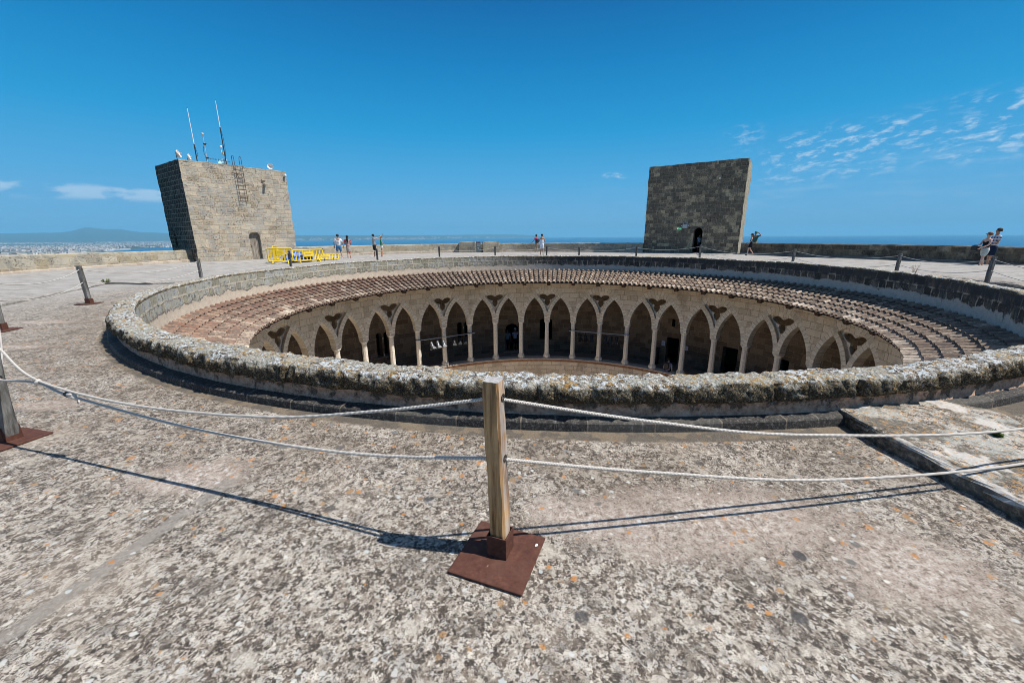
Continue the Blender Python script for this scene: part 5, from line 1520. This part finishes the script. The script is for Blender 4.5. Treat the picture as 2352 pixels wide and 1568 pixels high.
def person(loc, az, h, label, skin_m='tan', hair=(.02, .012, .01), hairstyle='short', top=None, sleeve=.5, bottom=None, kind='shorts', hem=.50, shoes=(.7, .7, .7), arms=None, legs=None, lean=0.0, wide=1.0, head_dir=0.0, cap=None, scarf=None, seated=False, flare=0.0, group='visitors on the castle roof'):
    o = empty('person', loc, label, 'person', group, -radians(az)); k = h / 1.75
    o.scale = (k, k, k)
    sm = SKIN[skin_m]; W = wide
    L = lambda z: lean * (z - .9)                       # lean forward (+) or back (-)
    legs = legs or (((-.10, .02, .50), (-.11, -.01, .085)), ((.10, .02, .50), (.11, -.01, .085)))
    if seated: legs = (((-.11, .42, .93), (-.11, .46, .5)), ((.11, .42, .93), (.11, .46, .5)))
    arms = arms or (((-.25, .0, 1.14), (-.26, .08, .90)), ((.25, .0, 1.14), (.26, .08, .90)))
    N_, E_ = [], []
    def add(p, r, par=None):
        N_.append((p, r)); i = len(N_) - 1
        if par is not None: E_.append((par, i))
        return i
    pel = add((0, 0, .95), (.145 * W, .105 * W)); ab = add((0, L(1.1), 1.10), (.125 * W, .095 * W), pel); ch = add((0, L(1.3), 1.30), (.155 * W, .105 * W), ab)
    nk = add((0, L(1.46) + .0, 1.455), (.07, .06), ch); n2 = add((0, L(1.52) + .005, 1.52), .052, nk); jaw = add((0, L(1.58) + .022, 1.575), (.062, .072), n2)
    hd = add((0, L(1.65) + .01, 1.65), (.078, .092), jaw); cr = add((0, L(1.71), 1.71), (.062, .075), hd)
    for si, s_ in enumerate((-1, 1)):
        sh = add((s_ * .175 * W, L(1.41), 1.405), .058, ch); e_, w_ = arms[si]
        sh2 = tuple(a * .75 + b * .25 for a, b in zip(N_[sh][0], e_)); add(sh2, .05, sh); el = add(e_, .038, len(N_) - 1); fm = tuple(a * .6 + b * .4 for a, b in zip(e_, w_)); add(fm, .036, el); wr = add(w_, .026, len(N_) - 1)
        d = (Vector(w_) - Vector(e_)).normalized(); side = d.cross(Vector((0, 1, 0))); 
        if side.length < .2: side = Vector((1, 0, 0))
        side.normalize(); pl = Vector(w_) + d * .055; pa = add(tuple(pl), (.030, .018), wr)
        for f in range(4):
            b = pl + d * .035 + side * (.027 - .018 * f); t = b + d * (.055 - .008 * abs(f - 1.3)) + Vector((0, .012, 0)); i1 = add(tuple(b), .009, pa); i2 = add(tuple(b.lerp(t, .55) + Vector((0, .004, 0))), .008, i1); add(tuple(t), .007, i2)
        tb = Vector(w_) + d * .03 + side * .03; i1 = add(tuple(tb), .011, wr); add(tuple(tb + side * .02 + d * .03), .009, i1)
        hp = add((s_ * .088 * W, 0, .87), .088 * W, pel); kn, an = legs[si]
        th = tuple(a * .5 + b * .5 for a, b in zip(N_[hp][0], kn)); i0 = add(th, .074 * W, hp); kk = add(kn, .053, i0)
        cf_ = tuple(a * .65 + b * .35 for a, b in zip(kn, an)); i1 = add((cf_[0], cf_[1] - .012, cf_[2]), .052, kk); ak = add(an, .034, i1)
        add((an[0], an[1] - .03, an[2] - .045), .034, ak); toe = add((an[0] * 1.08, an[1] + .08, an[2] - .05), .032, ak); add((an[0] * 1.1, an[1] + .15, an[2] - .06), .024, toe)
    skin('body', N_, E_, sm, o)
    # face
    m = MB(); fy = L(1.65)
    m.lathe([(.012, -.02), (.014, .0), (.006, .03)], (0, fy + .098, 1.635), 6); m.lathe([(.004, -.01), (.011, 0), (.004, .01)], (-.081, fy, 1.635), 6); m.lathe([(.004, -.01), (.011, 0), (.004, .01)], (.081, fy, 1.635), 6)
    m.build('face_features', sm, o, True)
    m = MB(); m.box((-.03, fy + .093, 1.662), (.024, .01, .010)); m.box((.03, fy + .093, 1.662), (.024, .01, .010)); m.box((0, fy + .088, 1.59), (.04, .01, .008)); m.build('eyes_and_mouth', M['black'], o)
    # hair
    hm = pm('hair_%02d%02d' % (int(hair[0] * 100), int(hair[1] * 100)), hair, .6)
    m = MB(); prof = [(.088, -.06), (.100, -.01), (.098, .03), (.080, .072), (.045, .096), (.008, .103)]
    m.lathe(prof, (0, fy - .022, 1.668), 14); hh = m.build('hair', hm, o, True)
    if hairstyle == 'long':
        skin('hair', [((0, fy - .04, 1.68), (.085, .07)), ((0, fy - .075, 1.56), (.085, .05)), ((0, fy - .10 + L(-.2), 1.42), (.085, .04)), ((0, fy - .105, 1.28), (.06, .03)), ((0, fy - .10, 1.18), (.025, .02))], [(0, 1), (1, 2), (2, 3), (3, 4)], hm, o)
    if hairstyle == 'bun':
        m = MB(); m.lathe([(.01, -.04), (.04, -.02), (.045, .01), (.01, .045)], (0, fy - .13, 1.66), 10); m.build('hair', hm, o, True)
    if cap:
        m = MB(); m.lathe([(.103, -.005), (.104, .03), (.088, .078), (.05, .105), (.01, .113)], (0, fy - .012, 1.668), 16); m.box((0, fy + .13, 1.668), (.15, .12, .012), 0, .005); m.build('cap', pm('cap_cloth_%d' % int(cap[1] * 100), cap), o, True)
    # top
    if top is not None:
        tn, tc_ = top; tm = tc_ if not isinstance(tc_, tuple) else pm(tn, tc_)
        T, Q = [], []
        def ta(p, r, par=None):
            T.append((p, r)); i = len(T) - 1
            if par is not None: Q.append((par, i))
            return i
        a0 = ta((0, 0, .855), (.172 * W, .130 * W)); a1 = ta((0, L(1.1), 1.10), (.146 * W, .115 * W), a0); a2 = ta((0, L(1.3), 1.31), (.172 * W, .122 * W), a1); a3 = ta((0, L(1.45), 1.43), (.085, .075), a2)
        if sleeve > 0:
            for si, s_ in enumerate((-1, 1)):
                sh = Vector((s_ * .178 * W, L(1.41), 1.402)); e_, w_ = [Vector(v) for v in arms[si]]
                b = ta(tuple(sh), .072, a2); c = ta(tuple(sh.lerp(e_, min(1, sleeve * 1.25))), .060, b)
                if sleeve > .8: ta(tuple(e_.lerp(w_, .9)), .042, c)
        if sleeve == 0:
            for s_ in (-1, 1): ta((s_ * .12 * W, L(1.41), 1.405), .058, a2)
        skin('top', T, Q, tm, o)
    if bottom is not None:
        bn, bc = bottom; bmt = bc if not isinstance(bc, tuple) else pm(bn, bc)
        if kind == 'shorts':
            T = [((0, 0, 1.05), (.145 * W, .110 * W)), ((0, 0, .90), (.165 * W, .125 * W))]; Q = [(0, 1)]
            for si, s_ in enumerate((-1, 1)):
                kn = Vector(legs[si][0]); hp = Vector((s_ * .095 * W, 0, .84)); t = (.86 - hem) / .36 if not seated else 1
                T.append((tuple(hp), .105 * W)); b = len(T) - 1; Q.append((1, b)); T.append((tuple(hp.lerp(kn, min(1, t))), .090)); Q.append((b, b + 1))
            skin('shorts', T, Q, bmt, o)
        else:
            n_ = 20; vs, fs = [], []; k0 = Vector(legs[0][0]); k1 = Vector(legs[1][0]); my = (k0.y + k1.y) / 2
            rows_ = [(1.06, .15, .115, 0), (.92, .175, .135, 0), (.80, .185, .15, .2), (.65, .19 + flare, .16 + flare, .6), (hem, .18 + flare * 2, .15 + flare * 2, 1)]
            for (z, rx, ry, f) in rows_:
                for q in range(n_): a = 2 * pi * q / n_; w_ = 1 + .06 * sin(5 * a) * f; vs.append((rx * W * cos(a) * w_, ry * W * sin(a) * w_ + my * f, z))
            for r_ in range(len(rows_) - 1):
                for q in range(n_): fs.append((r_ * n_ + q, r_ * n_ + (q + 1) % n_, r_ * n_ + n_ + (q + 1) % n_, r_ * n_ + n_ + q))
            obj('skirt', vs, fs, bmt, o, True)
    # shoes
    for si in (0, 1):
        an = legs[si][1]
        skin('shoe', [((an[0], an[1] - .035, an[2] - .042), .045), ((an[0] * 1.06, an[1] + .06, an[2] - .048), .042), ((an[0] * 1.1, an[1] + .15, an[2] - .055), .033)], [(0, 1), (1, 2)], pm('shoe_%02d%02d' % (int(shoes[0] * 99), int(shoes[2] * 99)), shoes), o)
    return o
def check_mat(name, a, b, sx, sz):
    m = Mat(name, .8, .2); v = m.co(); x, y, z = m.sep(v)
    s1 = m.ss(m.math('SINE', m.mul(z, sz)), -.15, .15); s2 = m.ss(m.math('SINE', m.mul(m.add(x, y), sx)), -.15, .15)
    m.base(m.mix(m.mul(s1, m.add(m.mul(s2, .55), .45)), a, b)); return m.m
# white T-shirt man, seen from behind
p1 = person((-13.19, 31.43, 0), -18, 1.80, 'man in a printed white T-shirt and blue denim shorts seen from behind', 'tan', (.03, .02, .015), 'short', ('white_cotton', (.74, .74, .74)), .62, ('blue_denim', (.06, .17, .33)), 'shorts', .52, (.75, .75, .78), (((-.30, .0, 1.13), (-.30, .06, .90)), ((.31, .0, 1.13), (.33, .05, .90))), (((-.13, .02, .50), (-.17, .0, .085)), ((.12, .02, .50), (.17, -.01, .085))), 0, 1.08)
m = MB(); m.box((0, -.142, 1.335), (.15, .008, .03), 0, .002); m.box((-.055, -.14, 1.20), (.022, .008, .15)); 
for i in range(12):
    a, b = 2 * pi * i / 12, 2 * pi * (i + 1) / 12; m.beam((.04 + .04 * cos(a), -.141, 1.20 + .065 * sin(a)), (.04 + .04 * cos(b), -.141, 1.20 + .065 * sin(b)), .008, .018)
m.build('shirt_print', pm('print_ink', (.06, .06, .12)), p1)
person((-12.81, 32.30, 0), -12, 1.71, 'woman with long dark hair in a grey patterned dress with red trim', 'tan', (.035, .02, .015), 'long', ('patterned_grey', check_mat('patterned_grey_cloth', (.42, .36, .33), (.24, .20, .19), 60, 75)), .95, ('grey_skirt', check_mat('grey_skirt_cloth', (.40, .38, .37), (.26, .24, .23), 60, 60)), 'skirt', .47, (.10, .04, .03), (((-.24, .04, 1.14), (-.13, .16, 1.05)), ((.25, .02, 1.14), (.15, .15, 1.05))), (((-.06, -.03, .50), (-.07, -.14, .10)), ((.08, .06, .50), (.10, .02, .085))), .04, .88, flare=-.01)
d = [x for x in COL.objects if x.name.startswith('person')][-1]
m = MB(); n_ = 20
for (z, rx, ry, t) in ((.50, .175, .145, .022), (.985, .168, .13, .03)):
    m.lathe([(rx * .86, z - t), (rx * .9, z), (rx * .86, z + t)], (0, .0, 0), 20, Matrix.Diagonal((1, .82, 1, 1)), cap=False)
m.build('red_trim', pm('red_cloth', (.60, .05, .06)), d)
m = MB(); m.beam((-.17, -.03, 1.42), (-.25, .03, 1.12), .05, .12); m.beam((.17, -.03, 1.42), (.26, .0, 1.12), .03, .10); m.build('red_scarf', pm('red_cloth', (.60, .05, .06)), d)
p3 = person((-10.96, 32.9, 0), 62, 1.80, 'man in a grey T-shirt and black shorts holding up a phone for a selfie', 'tan', (.02, .015, .012), 'short', ('heather_grey', (.33, .36, .39)), .6, ('black_cotton', (.012, .012, .014)), 'shorts', .50, (.7, .7, .75), (((-.30, .06, 1.20), (-.16, .16, 1.0)), ((.16, .32, 1.46), (.10, .58, 1.62))), None, 0, 1.12)
m = MB(); m.box((.09, .665, 1.72), (.075, .012, .15), 0, .004); o = m.build('phone', M['black']); o.parent = None
o.matrix_world = Matrix.Translation((-10.96, 32.9, 0)) @ Matrix.Rotation(-radians(62), 4, 'Z') @ Matrix.Scale(1.8 / 1.75, 4); tag(o, 'black phone held up at arm length by the selfie man', 'phone')
person((-10.45, 33.15, 0), 70, 1.69, 'woman in a bright green top and white shorts posing beside the selfie man', 'tan', (.35, .20, .08), 'short', ('bright_green', (.01, .28, .12)), .3, ('white_shorts', (.72, .70, .70)), 'shorts', .72, (.8, .8, .85), (((-.22, .06, 1.14), (-.1, .18, 1.08)), ((.22, .06, 1.14), (.08, .2, 1.1))), (((-.08, .03, .50), (-.10, .0, .085)), ((.08, .0, .50), (.12, -.06, .085))), 0, .85)
person((2.45, 40.0, 0), -25, 1.70, 'woman in a pink top with a black backpack leaning on the parapet', 'tan', (.012, .01, .01), 'short', ('hot_pink', (.62, .03, .16)), .3, ('beige_trousers', (.32, .24, .17)), 'shorts', .55, (.7, .7, .72), (((-.28, .12, 1.14), (-.38, .30, .98)), ((.22, .12, 1.16), (.2, .36, 1.05))), None, .10, .9)
d = [x for x in COL.objects if x.name.startswith('person')][-1]
o = empty('backpack', d.location + Vector((.075, -.2, 1.0)), 'black backpack worn by the woman in pink at the parapet', 'backpack', None, radians(25))
m = MB(); m.box((0, 0, .12), (.28, .14, .42), 0, .05); m.build('bag', M['black'], o)
m = MB(); [m.beam((s_ * .09, .06, .30), (s_ * .10, .24, .36), .03, .012) for s_ in (-1, 1)]; m.build('strap', M['black'], o)
person((2.62, 35.2, 0), 15, 1.72, 'man in a white tank top and long white shorts, head bowed', 'tan', (.015, .012, .01), 'short', ('white_tank', (.66, .70, .76)), 0, ('white_long_shorts', (.68, .72, .82)), 'shorts', .42, (.3, .15, .1), (((-.25, .06, 1.15), (-.14, .24, 1.10)), ((.25, .06, 1.15), (.16, .26, 1.12))), None, .02, 1.0)
person((18.70, 32.1, 0), -68, 1.63, 'woman in a short black dress and cap walking past the dark tower', 'pale', (.12, .05, .025), 'long', ('black_jersey', (.010, .010, .013)), 0, ('black_skirt', (.010, .010, .013)), 'skirt', .66, (.02, .02, .02), (((-.20, .04, 1.14), (-.15, .20, 1.0)), ((.20, .0, 1.14), (.20, .10, .93))), (((-.08, .16, .52), (-.09, .20, .09)), ((.08, .0, .48), (.09, -.26, .12))), 0, .86, cap=(.03, .03, .035), flare=.02)
person((19.95, 33.75, 0), -140, 1.80, 'man in a green shirt, green shorts and teal cap with raised elbows', 'tan', (.02, .015, .01), 'short', ('green_shirt', (.06, .15, .12)), .6, ('green_shorts', (.13, .21, .17)), 'shorts', .50, (.15, .13, .12), (((-.38, .02, 1.44), (-.24, .10, 1.60)), ((.30, .08, 1.30), (.14, .18, 1.50))), None, 0, 1.0, cap=(.0, .26, .17))
pw = person((22.10, 19.10, 0), -78, 1.60, 'woman in a black sleeveless top and pale shorts carrying a dark bag', 'pale', (.17, .07, .03), 'bun', ('black_top', (.010, .010, .013)), 0, ('pale_grey_cloth', (.50, .54, .50)), 'shorts', .56, (.18, .17, .17), (((-.26, .10, 1.14), (-.22, .34, 1.0)), ((.24, .10, 1.14), (.20, .34, 1.0))), (((-.10, .10, .50), (-.10, .16, .085)), ((.10, -.06, .50), (.11, -.14, .085))), .0, 1.08)
m = MB(); m.box((0, L0 := .098, 1.665), (.15, .03, .035), 0, .006); m.build('sunglasses', M['black'], pw)
o = empty('shoulder_bag', (21.72, 19.2, .78), 'dark bag held low in front of the woman in black', 'bag', None, radians(78))
m = MB(); m.box((0, 0, .10), (.34, .12, .26), 0, .03); m.build('bag', M['black'], o)
m = MB(); m.tube([(-.13, 0, .20), (-.08, 0, .25), (.08, 0, .25), (.13, 0, .20)], .01, 6); m.build('handle', M['black'], o)
person((22.85, 19.45, 0), -70, 1.78, 'man in a navy and white checked shirt with navy shorts at the right edge', 'tan', (.05, .03, .025), 'short', ('checked', check_mat('checked_cloth', (.66, .68, .72), (.02, .04, .12), 38, 48)), .6, ('navy_cotton', (.008, .02, .05)), 'shorts', .50, (.12, .08, .06), (((-.26, .02, 1.14), (-.20, .22, 1.02)), ((.26, .02, 1.14), (.26, .16, 1.0))), None, -.05, 1.05)
# in the gallery and in the doorways
g = 'visitors in the gallery and doorways'
sd_ = Vector((11.18, 43.6, 0)); q = P(11.22, 43.6, -6.18 - .88)
person(tuple(q), 43.6, 1.66, 'person in a lilac shirt with a black backpack sitting on the gallery sill', 'pale', (.015, .012, .012), 'short', ('lilac_shirt', (.42, .36, .52)), .6, ('dark_shorts', (.01, .01, .012)), 'shorts', .6, (.1, .1, .1), None, None, .12, 1.0, seated=True, group=g)
o = empty('backpack', P(11.04, 43.6, -5.98), 'black backpack on the back of the seated person in lilac', 'backpack', None, -radians(43.6))
m = MB(); m.box((0, 0, .16), (.29, .15, .40), 0, .05); m.build('bag', M['black'], o)
m = MB(); [m.beam((s_ * .09, .05, .33), (s_ * .11, .20, .36), .035, .012) for s_ in (-1, 1)]; m.build('strap', M['black'], o)
person(tuple(P(13.95, -4.95, -6.50)), 150, 1.66, 'person in a pale blue shirt and white cap standing in the arched gallery doorway', 'dark', (.01, .01, .01), 'short', ('pale_blue_shirt', (.30, .42, .62)), .5, ('black_shorts', (.01, .01, .012)), 'shorts', .5, (.55, .6, .62), (((-.28, .06, 1.16), (-.2, .2, 1.3)), ((.28, .06, 1.16), (.30, .2, 1.3))), None, 0, 1, cap=(.6, .62, .66), group=g)
person(tuple(P(13.9, -7.25, -6.50)), 175, 1.60, 'person in a blue-grey shirt half hidden at the left jamb of the gallery doorway', 'dark', (.01, .01, .01), 'short', ('blue_grey_shirt', (.14, .22, .30)), .5, ('black_shorts', (.01, .01, .012)), 'shorts', .5, (.1, .1, .1), group=g)
person(tuple(rw(3.2, .95, 0)), 160, 1.66, 'person in a light blue shirt in the shadow of the dark tower doorway', 'dark', (.01, .01, .01), 'short', ('light_blue_shirt', (.30, .45, .60)), .55, ('navy_trousers', (.02, .03, .05)), 'shorts', .3, (.05, .05, .05), group=g)
# ------------------------------------------------------------------ air over the bay
hz = MB(); hz.box((0, 0, 182), (80000, 80000, 600))
mh = bpy.data.materials.new('sea_air'); mh.use_nodes = True; mh.node_tree.nodes.clear()
pv = mh.node_tree.nodes.new('ShaderNodeVolumePrincipled'); ov = mh.node_tree.nodes.new('ShaderNodeOutputMaterial')
pv.inputs['Color'].default_value = (.27, .70, 1.0, 1); pv.inputs['Density'].default_value = 6.5e-5; pv.inputs['Anisotropy'].default_value = 0
mh.node_tree.links.new(pv.outputs[0], ov.inputs['Volume'])
h = hz.build('haze', mh); tag(h, kind='stuff')
